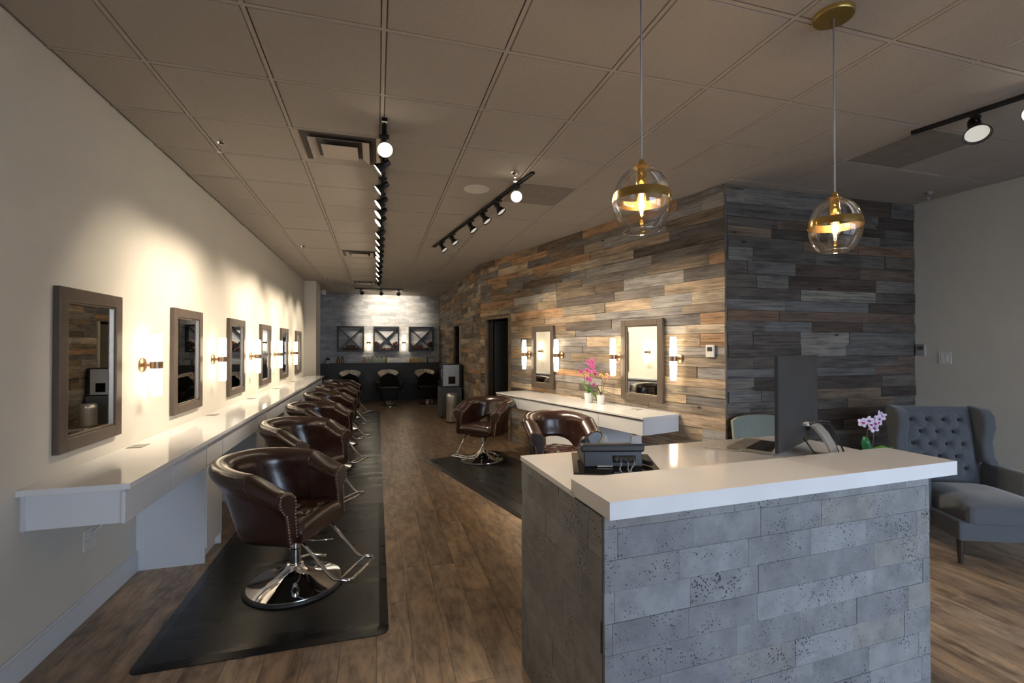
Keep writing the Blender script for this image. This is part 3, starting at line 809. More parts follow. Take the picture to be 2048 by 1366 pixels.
cb.tube([(.0, -.03, .16), (.03, -.06, .17), (.10, -.07, .165), (.16, -.09, .15), (.20, -.10, .08), (.23, -.12, .004), (.20, -.17, .004)], .004, 6)
cb.tube([(.02, -.03, .15), (.06, -.08, .18), (.13, -.10, .17), (.19, -.12, .10), (.20, -.15, .01)], .004, 6)
cb.tube([(-.02, -.03, .10), (.0, -.07, .03), (.05, -.09, .004), (.09, -.06, .004)], .004, 6)
cb.build('cables', m_black, mn, True)
bx(.0, .05, -.045, -.02, .155, .17).build('plug', m_plate, mn, bev=.002)

# laptop
lp = empty('laptop', (1.982, 2.066, WT), math.radians(211.3), 'open silver laptop with black keys left of the monitor', 'laptop')
bx(-.16, .16, -.11, .11, .001, .014).build('base', m_silverl, lp, bev=.003)
kb = MB()
for r_ in range(5):
    for c_ in range(12):
        kb.box(-.138+c_*.0232, -.138+c_*.0232+.020, -.018+r_*.0215, -.018+r_*.0215+.018, .014, .0155)
bx(-.145, .145, -.022, .094, .0135, .0143).build('keyboard_well', m_black, lp)
tag(kb.build('keys', m_blk, lp), 'black keys', kind='stuff')
bx(-.045, .045, -.095, -.032, .0138, .0145).build('trackpad', m_silver, lp)
lid = bx(-.16, .16, 0, .008, 0, .21).build('lid', m_silver, lp, bev=.002); lid.location = (0, .11, .010); lid.rotation_euler = (math.radians(-18), 0, 0)
MB().tube([(.16, -.03, .006), (.20, -.06, .005), (.19, -.14, .005), (.23, -.20, .005)], .003, 6).build('charger_cord', m_plate, lp, True)

# ================================================================ PENDANTS
def pendant(x, y, lab):
    root = empty('pendant_lamp', (x, y, CE), 0, lab, 'pendant lamp', 'pendant lamps over the reception desk')
    zc = 2.115-CE
    MB().lathe([(.020, -.022), (.080, -.020), (.083, -.014), (.083, 0)], 40).build('canopy', m_brass, root, True, auto=30)
    MB().cyl((0, 0, -.022), (0, 0, zc+.155), .0036, 8).build('cord', m_cord, root, True)
    MB().lathe([(.005, zc+.162), (.010, zc+.157), (.012, zc+.142), (.028, zc+.137), (.030, zc+.133)], 20).build('cap', m_gold, root, True, auto=40)
    MB().lathe([(.019, zc+.052), (.021, zc+.058), (.021, zc+.085), (.0185, zc+.088), (.0185, zc+.133)], 20).build('socket', m_gold, root, True, auto=40)
    prof = []
    R_ = .1065
    for k in range(0, 27):
        t = -.58*PI/2+(k/26)*(PI/2*.93+.58*PI/2)
        prof.append((R_*math.cos(t), zc+.137*math.sin(t)))
    MB().lathe(prof, 48, caps=False).build('glass_globe', m_globe, root, True)
    MB().lathe([(prof[0][0]-.001, prof[0][1]-.002), (prof[0][0]+.0015, prof[0][1]-.002), (prof[0][0]+.0015, prof[0][1]+.002), (prof[0][0]-.001, prof[0][1]+.002), (prof[0][0]-.001, prof[0][1]-.002)], 48, caps=False).build('glass_rim', m_rim, root, True)
    band = []
    za, zb2 = .000, .034
    for k in range(5):
        z = za+(zb2-za)*k/4; band.append((R_*math.sqrt(max(0, 1-(z/.137)**2))+.0015, zc+z))
    MB().lathe(band, 64, caps=False).build('brass_band', m_gold, root, True)
    bp = [(.0125, .052), (.013, .040), (.017, .020), (.020, -.005), (.019, -.025), (.013, -.042), (.004, -.050)]
    MB().lathe([(r, zc+z) for r, z in reversed(bp)], 16).build('bulb', m_globe, root, True)
    fl = MB()
    for q in range(6):
        a_ = q*PI/3; fl.tube([(.006*math.cos(a_), .006*math.sin(a_), zc+.036), (.009*math.cos(a_+.5), .009*math.sin(a_+.5), zc-.026)], .0011, 5)
    fl.build('filament', m_bulb, root)
    l = bpy.data.lights.new('bulb_light', 'POINT'); l.energy = 3.5; l.color = (1, .68, .36); l.shadow_soft_size = .012
    lo = bpy.data.objects.new('bulb_light', l); col.objects.link(lo); lo.parent = root; lo.location = (0, 0, zc)
    return root
pendant(.955, 1.548, 'clear glass globe pendant with brass band, left of the two')
pendant(2.005, 1.632, 'clear glass globe pendant with brass band and visible brass canopy, right of the two')

# ================================================================ TRACK LIGHTS
def track(name, p, q, lab, group=None):
    p = Vector((*p, CE)); q = Vector((*q, CE)); d = q-p
    root = empty(name, p, ang(d), lab, 'track', group)
    L_ = d.length
    mb = MB(); mb.box(0, L_, -.018, -.008, -.022, 0); mb.box(0, L_, .008, .018, -.022, 0); mb.box(0, L_, -.018, .018, -.006, 0)
    mb.box(0, .02, -.018, .018, -.024, 0); mb.box(L_-.02, L_, -.018, .018, -.024, 0)
    mb.build('rail', m_black, root)
    bx(L_*.5-.05, L_*.5+.05, -.02, .02, -.03, -.0).build('feed_box', m_black, root, bev=.002)
    return root
def head(loc, target, lab, group, lit=True, energy=HEAD_W, cone=56, mt=None, size=1.0):
    """track head: adaptor, stem, yoke-held flared can aimed at target"""
    root = empty('track_light', (loc[0], loc[1], CE-.022), 0, lab, 'spotlight', group)
    bx(-.035, .035, -.014, .014, -.022, .0).build('adaptor', m_black, root, bev=.003)
    MB().cyl((0, 0, -.02), (0, 0, -.065), .008, 10).build('stem', m_black, root, True, auto=40)
    piv = Vector((0, 0, -.085))
    wp = Vector((loc[0], loc[1], CE-.022))+piv
    d = (Vector(target)-wp).normalized(); R4 = (-d).to_track_quat('Z', 'Y').to_matrix().to_4x4(); M4 = Matrix.Translation(piv) @ R4
    s = size
    # can: local -z is the beam; rear knob at +z
    can = MB(); can.lathe([(.012*s, .062*s), (.024*s, .058*s), (.027*s, .030*s), (.024*s, .004*s), (.033*s, -.012*s), (.050*s, -.048*s), (.055*s, -.060*s), (.052*s, -.060*s), (.047*s, -.046*s), (.030*s, -.012*s)], 20, M4)
    h = can.build('lamp_housing', m_black, root, True, auto=40)
    MB().lathe([(.046*s, -.050*s), (.044*s, -.047*s)], 20, M4).build('lens', m_lens if lit else m_lensoff, root)
    yk = MB(); yk.tube([M4 @ Vector((0, .030*s, .01)), M4 @ Vector((0, .036*s, .03)), Vector((0, 0, -.05))], .005, 6); yk.build('yoke', m_black, root, True)
    if energy:
        l = bpy.data.lights.new('beam', 'SPOT'); l.energy = energy; l.color = WARM; l.spot_size = math.radians(cone); l.spot_blend = .75; l.shadow_soft_size = .035
        lo = bpy.data.objects.new('beam', l); col.objects.link(lo); lo.parent = root
        lo.matrix_local = M4 @ Matrix.Translation((0, 0, -.062*s))
    return root
track('light_track', (.045, 3.20), (.045, 12.55), 'long black lighting track running down the middle of the ceiling')
hy = [3.78, 4.28, 4.72, 5.09, 5.43, 6.04, 6.48, 6.92, 7.33, 7.69, 8.20, 8.72, 9.40, 10.05, 10.93]
ty = [3.85, 4.25, 4.45, 4.65, 5.0, 5.9, 6.3, 6.6, 6.9, 7.1, 8.0, 8.5, 9.0, 9.9, 10.9]
head((.045, 3.42), (.35, 1.2, 1.15), 'lit track spotlight facing the camera at the near end of the long track', 'spotlights on the long ceiling track', True, 60, 70)
names = ['second', 'third', 'fourth', 'fifth', 'sixth', 'seventh', 'eighth', 'ninth', 'tenth', 'eleventh', 'twelfth', 'thirteenth', 'fourteenth', 'fifteenth', 'last']
for k, (a, b) in enumerate(zip(hy, ty)):
    head((.045, a), (XL, b, 1.62), 'lit track spotlight turned to the cream wall, %s along the long track' % names[k], 'spotlights on the long ceiling track', True, HEAD_W*(1 if k < 9 else 1.9))
track('light_track', (1.30, 3.84), (.825, 7.12), 'black angled lighting track above the right hand chairs')
t2a, t2b = Vector((1.30, 3.84)), Vector((.825, 7.12)); L2_ = (t2b-t2a).length
for k, (s, tx) in enumerate(((.34, None), (.78, 1.5), (1.18, 2.0), (1.62, 2.5), (2.35, 3.0), (2.85, 3.6))):
    p = t2a.lerp(t2b, s/L2_)
    if k == 0: head(p, (.35, 1.3, 1.3), 'lit spotlight facing the camera on the angled track', 'spotlights on the angled track', True, 50, 70)
    else:
        t = (p.x+1.0, p.y-.55, 1.55); head(p, t, 'black spotlight turned to the barn wood wall, %s on the angled track' % names[k-1], 'spotlights on the angled track', False, 55, 84)
track('light_track', (3.64, 2.38), (4.02, .60), 'black lighting track near the right edge above the armchairs')
head((3.72, 2.06), (3.1, 1.55, 1.9), 'black spotlight with a pale lens on the right hand track', 'spotlights on the right track', False, 6, 60, size=1.3)
head((3.765, 1.80), (2.2, 1.0, 1.6), 'lit spotlight at the right edge of the view', 'spotlights on the right track', True, 20, 60)
track('light_track', (-.56, 12.85), (.66, 12.75), 'short black lighting track across the far end of the ceiling')
for k, (x, t) in enumerate(((-.40, (.11, YB, 2.5)), (.10, (.30, YB, 2.4)), (.55, (.55, YB, 2.55)))):
    head((x, 12.80), t, ('left', 'middle', 'right')[k]+' spotlight on the short track by the far wall', 'spotlights on the short far track', False, (26, 34, 34)[k], 80)

# ================================================================ CEILING FITTINGS
vl = ('nearest square ceiling diffuser, beside the long track', 'square ceiling diffuser halfway down the room', 'farthest square ceiling diffuser by the back wall')
for k, (vx, vy) in enumerate(vent_cells):
    root = empty('ceiling_vent', (vx+.305, vy+.305, CE), 0, vl[k], 'vent', 'square ceiling diffusers')
    bx(-.30, .30, -.30, .30, .012, .02).build('backing', m_ventb, root)
    for i, (h1, z0, z1) in enumerate(((.295, -.002, .004), (.215, -.012, -.004), (.130, -.020, -.010))):
        rg = MB(); w_ = .052 if i else .045
        if i < 2:
            o_, n_ = h1, h1-w_
            vs = [(-o_,-o_,z0),(o_,-o_,z0),(o_,o_,z0),(-o_,o_,z0),(-n_,-n_,z0+.022),(n_,-n_,z0+.022),(n_,n_,z0+.022),(-n_,n_,z0+.022)]
            vs += [(x, y, z+.003) for x, y, z in vs]
            fs = []
            for q in range(4):
                r_ = (q+1) % 4; fs += [(q, q+4, r_+4, r_), (q+8, r_+8, r_+12, q+12), (q, r_, r_+8, q+8), (q+4, q+12, r_+12, r_+4)]
            rg.add(vs, fs); rg.build('louvre_ring', m_vent, root)
        else: bx(-h1, h1, -h1, h1, z0, z0+.004).build('centre_plate', m_vent, root, bev=.002)
def sprinkler(x, y, lab):
    root = empty('sprinkler', (x, y, CE), 0, lab, 'sprinkler', 'ceiling sprinkler heads')
    MB().lathe([(.012, -.022), (.030, -.010), (.036, 0)], 20).build('escutcheon', m_chrome, root, True, auto=40)
    MB().cyl((0, 0, -.02), (0, 0, -.045), .008, 10).build('nozzle', m_chrome, root, True, auto=40)
    fr = MB()
    for s in (-1, 1): fr.tube([(.007*s, 0, -.04), (.014*s, 0, -.055), (.004*s, 0, -.075)], .0025, 6)
    fr.build('frame_arms', m_chrome, root, True)
    MB().lathe([(.018, -.079), (.018, -.076)], 12).build('deflector', m_chrome, root)
for x, y, l in ((-1.125, 3.914, 'ceiling sprinkler nearest the cream wall at the front'), (-1.09, 7.667, 'ceiling sprinkler above the middle of the long counter'), (-1.09, 11.29, 'ceiling sprinkler near the cream column'),
                (1.171, 7.578, 'ceiling sprinkler beyond the angled track'), (1.172, 10.989, 'ceiling sprinkler near the far end on the right'), (1.156, 3.904, 'ceiling sprinkler beside the near end of the angled track'), (5.247, 3.287, 'ceiling sprinkler in the corner above the armchair')):
    sprinkler(x, y, l)
sp = empty('ceiling_speaker', (.92, 4.42, CE), 0, 'round pale flush ceiling speaker', 'speaker')
MB().lathe([(.105, -.008), (.122, -.006), (.125, .001)], 40).build('grille', m_spk, sp, True, auto=40)
ws = empty('wall_speaker', (-1.30, 12.60, 2.93), 0, 'small white wall speaker on the cream column near the ceiling', 'speaker')
MB().lathe([(.02, -.07), (.055, -.06), (.062, 0), (.055, .06), (.02, .07)], 16).build('casing', m_pot, ws, True); MB().cyl((-.08, -.01, 0), (0, 0, 0), .015).build('bracket', m_pot, ws)

# ================================================================ WALL CONTROLS
q = empty('thermostat', wpt(.15, .02, 1.525), AW, 'white thermostat with a dark display on the barn wood', 'thermostat')
bx(-.045, .045, 0, .02, -.06, .06).build('case', m_plate, q, bev=.004); bx(-.026, .026, .019, .022, -.002, .038).build('display', m_greyd, q)
q = empty('wall_switch', (XR, 3.36, 1.45), PI/2, 'ivory rocker light switch on the beige wall', 'switch'); bx(-.055, .055, 0, .007, -.06, .06).build('plate', m_plate, q, bev=.002); bx(-.03, -.004, .007, .011, -.032, .032).build('rocker', m_plate, q, bev=.001); bx(.004, .03, .007, .011, -.032, .032).build('rocker', m_plate, q, bev=.001)
q = empty('wall_control', (XR, 3.57, 1.53), PI/2, 'small grey control box on the beige wall by the barn wood', 'control panel'); bx(-.04, .04, 0, .028, -.06, .06).build('case', m_plateg, q, bev=.003); bx(-.028, .028, .028, .030, .0, .04).build('face', m_frame, q)

# ================================================================ ORCHIDS
def petals(mb, c, r, rnd):
    nrm = Vector((rnd.uniform(-.8, .2), -1, rnd.uniform(-.3, .5))).normalized(); q = nrm.to_track_quat('Z', 'Y').to_matrix().to_4x4()
    a0 = rnd.random()*2
    for k in range(5):
        a = a0+2*PI*k/5; Mx = Matrix.Translation(Vector(c)) @ q @ Matrix.Rotation(a, 4, 'Z') @ Matrix.Translation((r*.55, 0, 0)) @ Matrix.Rotation(-.35, 4, 'Y') @ Matrix.Diagonal((r*.55, r*.42, r*.07, 1))
        prof = [(max(1e-4, math.sin(PI*j/4)), -math.cos(PI*j/4)) for j in range(5)]
        mb.lathe(prof, 8, Mx)
def leaf(pts, w, t=.003):
    mb = MB(); pts = [Vector(p) for p in pts]; n = len(pts); vs = []
    for i, p in enumerate(pts):
        d = (pts[min(i+1, n-1)]-pts[max(i-1, 0)]); side = d.cross(Vector((0, 0, 1)))
        if side.length < 1e-4: side = Vector((1, 0, 0))
        side.normalize(); f = w*math.sin(PI*(i+.6)/(n+.1))**.7
        u_ = side.cross(d).normalized()
        vs += [p-side*f+u_*w*.25, p-u_*t*.0, p+side*f+u_*w*.25, p-u_*t]
    fs = []
    for i in range(n-1):
        a = 4*i; b = a+4; fs += [(a, b, b+1, a+1), (a+1, b+1, b+2, a+2), (a+3, b+3, b, a), (a+2, b+2, b+3, a+3)]
    fs += [(0, 1, 2, 3), (4*n-1, 4*n-2, 4*n-3, 4*n-4)]
    return mb.add(vs, fs)
def orchid(loc, pot_m, pet_m, lip_m, h, lab, seed, flowers, spikes, leaves, potr=.06, poth=.12, fr=.032):
    rnd = random.Random(seed)
    root = empty('potted_orchid', loc, 0, lab, 'plant')
    MB().lathe([(potr*.72, 0), (potr*.75, .004), (potr, poth), (potr*.92, poth), (potr*.88, poth-.012), (.001, poth-.014)], 28).build('pot', pot_m, root, True, auto=40)
    MB().lathe([(potr*.88, poth-.016), (.002, poth-.008)], 16).build('bark', m_stem, root)
    for sp_ in spikes: MB().tube([(p[0], p[1], p[2]) for p in sp_], .0028, 6).build('stem', m_stem, root, True)
    for lf in leaves: leaf(lf[0], lf[1]).build('leaf', lf[2], root, True)
    for c in flowers:
        mb = MB(); petals(mb, c, fr, rnd); f = mb.build('flower', pet_m, root, True)
        MB().ell((c[0]-.003, c[1]-.010, c[2]-.003), (.008, .010, .009), 8, 5).build('lip', lip_m, f, True)
    return root
# two on the short counter
pa = wpt(1.73, .20, zt)
orchid(pa, m_pot, m_pink, m_lip, .45, 'pink orchid with two broad green leaves in a pale pot on the short counter', 4,
       [(-.02, -.02, .50), (.035, -.03, .49), (.0, -.03, .455), (.045, -.02, .44), (-.03, -.02, .40), (.0, -.03, .385), (-.105, 0, .385), (.055, -.03, .385), (.075, -.02, .355), (.0, -.03, .285), (-.03, -.02, .295), (.06, -.02, .22), (.03, -.02, .52)],
       [[(0,0,.1), (.015,0,.25), (.02,-.01,.40), (.005,-.02,.51)], [(0,0,.1), (-.05,0,.22), (-.06,0,.33), (-.10,0,.39)]],
       [([(0,0,.12), (-.04,-.02,.17), (-.085,-.03,.23), (-.115,-.02,.27)], .032, m_leaf), ([(0,-.02,.13), (.02,-.06,.12), (.05,-.09,.07), (.06,-.10,.02)], .036, m_leaf), ([(0,0,.12), (.04,.03,.17), (.08,.04,.16)], .022, m_leafd)], .06, .12, .030)
pb = wpt(1.55, .17, zt)
orchid(pb, m_pot, m_yel, m_lip, .35, 'yellow orchid in a white tapered pot, right of the pink orchid', 9,
       [(-.005, -.02, .345), (.015, -.03, .325), (.07, -.02, .35), (.085, -.03, .33), (.065, -.03, .315)],
       [[(0,0,.1), (.015,0,.2), (.02,0,.30), (.01,-.01,.35)], [(0,0,.1), (.04,0,.2), (.06,0,.28), (.07,0,.34)]],
       [([(0,0,.12), (-.03,-.01,.16), (-.06,-.02,.20)], .014, m_leafd), ([(0,0,.12), (.05,-.02,.16), (.10,-.03,.13)], .018, m_leafd), ([(0,0,.12), (-.02,.02,.18), (-.03,.02,.22)], .014, m_stem)], .050, .105, .022)
# lilac orchid on a side table between the armchairs
tb = empty('side_table', (3.66, 2.72, 0), 0, 'small dark round side table holding the lilac orchid behind the desk', 'table')
MB().lathe([(.20, .56), (.205, .57), (.20, .585)], 32).build('tabletop', m_darkw, tb, True, auto=40); MB().lathe([(.025, .02), (.025, .56)], 16).build('column', m_darkw, tb, True, auto=40); MB().lathe([(.15, 0), (.15, .012), (.03, .03)], 28).build('base', m_darkw, tb, True, auto=40)
orchid((3.655, 2.70, .585), m_pot, m_lil, m_lip, .4, 'lilac and white orchid between the two armchairs behind the desk', 21,
       [(-.105, -.02, .405), (-.055, -.03, .42), (-.035, -.03, .39), (-.005, -.03, .36), (.005, -.03, .395), (.045, -.03, .43), (.075, -.02, .455), (.095, -.02, .44), (.035, -.03, .405)],
       [[(0,0,.1), (-.04,0,.22), (-.03,0,.33), (-.0,0,.40), (-.08,-.02,.42)], [(0,0,.1), (.03,0,.25), (.04,0,.36), (.08,-.01,.45)]],
       [([(0,0,.12), (-.05,-.02,.18), (-.09,-.03,.24), (-.10,-.03,.30)], .038, m_leafd), ([(0,0,.13), (.06,-.02,.19), (.13,-.03,.205), (.18,-.02,.19)], .04, m_leaf)], .065, .13, .036)

# ================================================================ ARMCHAIRS
def cushion(x0, x1, y0, y1, z0, z1, r=.03): return bx(x0, x1, y0, y1, z0, z1)
def wingchair(loc, rz, lab):
    root = empty('wingback_armchair', loc, rz, lab, 'armchair')
    # local: front +x, back at x=-.36
    def soft(name, mb, par=root, bev=.03):
        o = mb.build(name, m_grey, par, True); b = o.modifiers.new('bevel', 'BEVEL'); b.width = bev; b.segments = 4; b.limit_method = 'ANGLE'; o.data.set_sharp_from_angle(angle=PI)
        w_ = o.modifiers.new('wn', 'WEIGHTED_NORMAL'); return o
    soft('seat_base', bx(-.32, .33, -.33, .33, .18, .315), bev=.015)
    # seat cushion crowned
    NX = 14; vs = []; fs = []
    for i in range(NX+1):
        for j in range(NX+1):
            u, v = -1+2*i/NX, -1+2*j/NX
            x = .05+u*.31; y = v*.285; vs.append((x, y, .43+.045*(1-u**4)*(1-v**4)))
    for i in range(NX):
        for j in range(NX): a = i*(NX+1)+j; fs.append((a, a+NX+1, a+NX+2, a+1))
    bd = [i*(NX+1) for i in range(NX, -1, -1)]+[j for j in range(1, NX+1)]+[i*(NX+1)+NX for i in range(1, NX+1)]+[NX*(NX+1)+j for j in range(NX-1, 0, -1)]
    b0 = len(vs); nb_ = len(bd)
    for q in bd: vs.append((vs[q][0]*1.03, vs[q][1]*1.03, .38))
    for q in bd: vs.append((vs[q][0], vs[q][1], .317))
    for r_ in range(2):
        for k in range(nb_):
            A = (bd[k], bd[(k+1) % nb_]) if r_ == 0 else (b0+k, b0+(k+1) % nb_); o_ = b0+r_*nb_; fs.append((A[0], A[1], o_+(k+1) % nb_, o_+k))
    MB().add(vs, fs).build('seat_cushion', m_grey, root, True)
    # tufted back: front surface grid leaning back
    dents = []
    for r_, (z, ny, o_) in enumerate(((.945, 4, 0), (.845, 3, 0), (.745, 4, 0), (.645, 3, 0), (.55, 4, 0))):
        for k in range(ny): dents.append(((k-(ny-1)/2)*.125, z))
    NY_, NZ = 56, 56; vs = []; fs = []
    for i in range(NY_+1):
        for j in range(NZ+1):
            u = -1+2*i/NY_; v = j/NZ; y = u*.275; z = .40+v*(1.03-.40)
            d = .055*(1-abs(u)**4)*(1-(2*v-1)**6)
            for dy, dz in dents:
                r = math.hypot(y-dy, z-dz); d -= .040*math.exp(-(r/.026)**2)+.010*math.exp(-(r/.05)**2)
            for dy, dz in dents:
                d -= .006*math.exp(-((abs(y-dy)/.0625-abs(z-dz)/.10)*.5/.09)**2)*math.exp(-(math.hypot(y-dy, z-dz)/.085)**4)
            vs.append((-.30-.10*v+d, y, z))
    for i in range(NY_):
        for j in range(NZ): a = i*(NZ+1)+j; fs.append((a, a+NZ+1, a+NZ+2, a+1))
    bk_ = MB().add(vs, fs).build('tufted_back', m_grey, root, True)
    bt = MB()
    for dy, dz in dents: v = (dz-.40)/.63; bt.ell((-.30-.10*v+.020, dy, dz), (.007, .014, .014), 8, 5)
    tag(bt.build('back_buttons', m_greyd, bk_, True), kind='stuff')
    sh = MB().add([(-.31, -.33, .18), (-.31, .33, .18), (-.40, .33, 1.05), (-.40, -.33, 1.05), (-.37, -.33, .18), (-.37, .33, .18), (-.47, .33, 1.05), (-.47, -.33, 1.05)],
                  [(0,1,2,3), (5,4,7,6), (1,5,6,2), (4,0,3,7), (3,2,6,7), (0,4,5,1)])
    soft('back_shell', sh, bev=.02)
    for s in (-1, 1):
        # wing
        pl = [(-.46, 1.06), (-.30, 1.05), (-.245, 1.00), (-.235, .90), (-.265, .78), (-.25, .66), (-.20, .60), (-.36, .60)]
        y0, y1 = (.275, .365) if s > 0 else (-.365, -.275)
        vs = [(x, y0, z) for x, z in pl]+[(x, y1, z) for x, z in pl]; n = len(pl)
        fs = [tuple(range(n)), tuple(reversed(range(n, 2*n)))]+[(k, n+k, n+(k+1) % n, (k+1) % n) for k in range(n)]
        soft('wing', MB().add(vs, fs), bev=.028)
        soft('armrest', bx(-.36, .06, min(.31*s, .41*s), max(.31*s, .41*s), .18, .60), bev=.035)
    for x, y in ((.28, .29), (.28, -.29), (-.30, .29), (-.30, -.29)):
        MB().lathe([(.014, 0), (.024, .18)], 12, Matrix.Translation((x, y, 0))).build('leg', m_darkw, root, True, auto=40)
    return root
wingchair((4.44, 2.50, 0), math.radians(246), 'grey tufted wingback armchair at the right edge')
def sidechair(loc, rz, lab):
    root = empty('accent_chair', loc, rz, lab, 'armchair')
    NY_ = 20; vs = []; fs = []
    prof = lambda v: .40+v*.54
    for sgn, off in ((0, .0), (1, .05)):
        for i in range(NY_+1):
            u = -1+2*i/NY_
            for j in range(9):
                v = j/8; top = .94-.05*abs(u)**3
                z = .36+v*(top-.36); x = -.26-.08*v-off+.10*abs(u)**2.2; y = u*(.25+.02*v)
                vs.append((x, y, z))
    n = (NY_+1)*9
    for i in range(NY_):
        for j in range(8):
            a = i*9+j; fs.append((a, a+9, a+10, a+1)); fs.append((n+a+1, n+a+10, n+a+9, n+a))
        fs.append((i*9+8, (i+1)*9+8, n+(i+1)*9+8, n+i*9+8)); fs.append((i*9, n+i*9, n+(i+1)*9, (i+1)*9))
    for j in range(8): fs.append((j, j+1, n+j+1, n+j)); q = NY_*9+j; fs.append((q+1, q, n+q, n+q+1))
    MB().add(vs, fs).build('backrest', m_green2, root, True, auto=60)
    bx(-.27, .27, -.27, .27, .32, .45).build('seat', m_green2, root, bev=.03)
    for x, y in ((.22, .22), (.22, -.22), (-.24, .22), (-.24, -.22)):
        MB().lathe([(.013, 0), (.02, .33)], 12, Matrix.Translation((x, y, 0))).build('leg', m_darkw, root, True, auto=40)
    return root
sidechair((3.27, 3.2, 0), math.radians(250), 'pale sage grey curved chair half hidden by the monitor')

# ================================================================ SHAMPOO AREA
lg = empty('backwash_wall', (0, 13.96, 0), 0, 'low charcoal wall with a ledge behind the basins', 'cabinet')
bx(XL+.005, 1.80, 0, .366, 0, 1.05).build('panel', m_slate, lg); bx(XL+.005, 1.80, -.03, .366, 1.05, 1.085).build('ledge', m_slate, lg, bev=.002)
def basin(x, lab):
    root = empty('shampoo_basin', (x, 13.62, .80), 0, lab, 'basin', 'shampoo basins')
    M4 = Matrix.Diagonal((1, .82, 1, 1))
    MB().lathe([(.10, -.14), (.20, -.10), (.27, -.02), (.285, .03), (.275, .035), (.245, -.0), (.17, -.06), (.03, -.08)], 36, Matrix.Rotation(math.radians(20), 4, 'X') @ M4).build('bowl', m_cream, root, True, auto=50)
    fc = MB(); fc.tube([(-.02, .17, .02), (-.02, .17, .09), (-.02, .13, .11), (-.02, .08, .09)], .010, 8); fc.cyl((-.08, .17, .02), (-.08, .17, .07), .012); fc.cyl((.06, .17, .02), (.06, .17, .06), .014)
    fc.build('faucet', m_chrome, root, True, auto=50)
    bx(-.05, .05, -.29, -.20, -.03, .03).build('neck_rest', m_blackl, root, bev=.02)
    bx(-.08, .08, .0, .33, -.78, -.10).build('pedestal', m_slate, root, bev=.01)
def wash_chair(x, lab):
    root = empty('shampoo_chair', (x, 12.82, 0), 0, lab, 'chair', 'black shampoo chairs')
    # front towards -y
    o = bx(-.23, .23, -.20, .25, .37, .49).build('seat', m_blackl, root, bev=.04)
    sh = MB().add([(-.21, .20, .44), (.21, .20, .44), (.18, .44, .74), (-.18, .44, .74), (-.24, .30, .42), (.24, .30, .42), (.20, .52, .72), (-.20, .52, .72), (-.26, .32, .60), (.26, .32, .60)],
                  [(0,1,2,3), (5,4,7,6), (1,5,6,2), (4,0,3,7), (3,2,6,7), (0,4,5,1)])
    sh.build('backrest', m_blackl, root, bev=.05)
    MB().lathe([(.02, 0), (.24, 0), (.24, .05), (.02, .07)], 24, Matrix.Translation((0, .34, .60)) @ Matrix.Rotation(math.radians(52), 4, 'X')).build('back_cushion', m_blackl, root, True, auto=50)
    for s in (-1, 1):
        MB().tube([(s*.29, .30, .56), (s*.31, .10, .585), (s*.31, -.14, .58), (s*.30, -.19, .50), (s*.28, -.17, .42)], [.04, .045, .045, .045, .035], 10).build('armrest', m_blackl, root, True)
    bx(-.20, .20, -.26, -.19, .16, .42).build('leg_rest', m_blackl, root, bev=.03)
    MB().lathe([(.045, .02), (.045, .34), (.07, .37)], 16).build('column', m_chrome, root, True, auto=40)
    MB().lathe([(.26, 0), (.26, .012), (.08, .05), (.05, .06)], 32).build('base', m_chrome, root, True, auto=40)
    MB().tube([(-.08, -.22, .20), (-.08, -.30, .06), (.08, -.30, .06), (.08, -.22, .20)], .016, 8).build('footrest', m_chrome, root, True)
for x, l, l2 in ((-.715, 'ivory shampoo basin at the left, above the last brown chair', 'black shampoo chair at the left, behind the brown chairs'), (.297, 'ivory shampoo basin in the middle of the far wall', 'black shampoo chair in the middle of the far wall'), (1.315, 'ivory shampoo basin at the right by the barn wood', 'black shampoo chair at the right by the barn wood')):
    basin(x, l); wash_chair(x+.02, l2)

# towel cubbies on the stone wall
ORD = ('first', 'second', 'third', 'fourth', 'fifth', 'sixth', 'seventh', 'eighth', 'ninth', 'tenth', 'eleventh', 'twelfth')
def cubby(x0, lab, towels, towlab):
    W_ = .735; z0 = 1.415; y1 = YB-.02; y0 = y1-.15; cx = x0+W_/2; cz = z0+W_/2
    root = empty('towel_shelf', (cx, y0, cz), 0, lab, 'shelf', 'square cross shelves on the far wall')
    h = W_/2; t = .040
    for n_, b in (('side_board', (-h, -h+t, 0, .15, -h, h)), ('side_board', (h-t, h, 0, .15, -h, h)), ('top_board', (-h+t, h-t, 0, .15, h-t, h)), ('bottom_board', (-h+t, h-t, 0, .15, -h, -h+t))):
        bx(*b).build(n_, m_black, root)
    L_ = (h-t)*math.sqrt(2)
    for s in (1, -1):
        o = bx(-L_, L_, .002 if s > 0 else .004, .148, -.010, .010).build('cross_board', m_black, root); o.rotation_euler = (0, s*PI/4, 0)
    for k, (tx, tz) in enumerate(towels):
        r = .036
        sp2 = []
        o = MB().lathe([(.010, -.006), (r*.8, 0), (r, .01), (r, .12), (r*.8, .13)], 12, Matrix.Rotation(-PI/2, 4, 'X')).build('rolled_towel', m_towel, None, True, (cx+tx, y0+.01, cz+tz))
        rows_ = sorted(set(round(q[1], 3) for q in towels)); same = sorted(q[0] for q in towels if round(q[1], 3) == round(tz, 3))
        lv = 'bottom row' if tz < hb+.02 else 'second row' if tz < hb+.09 else 'side stack, lower' if tz < hb+.13 else 'side stack, upper'
        tag(o, '%s, %s, %s from its left' % (towlab.replace('rolled ', '').replace('cross ', ''), lv, ORD[sorted(q[0] for q in towels).index(tx) if tz > hb+.10 else same.index(tx)]), 'towel', 'brown towels in '+lab.split(' square')[0]+' shelf')
hb = -.2912
bot = [(-.20+.080*k, hb) for k in range(6)]
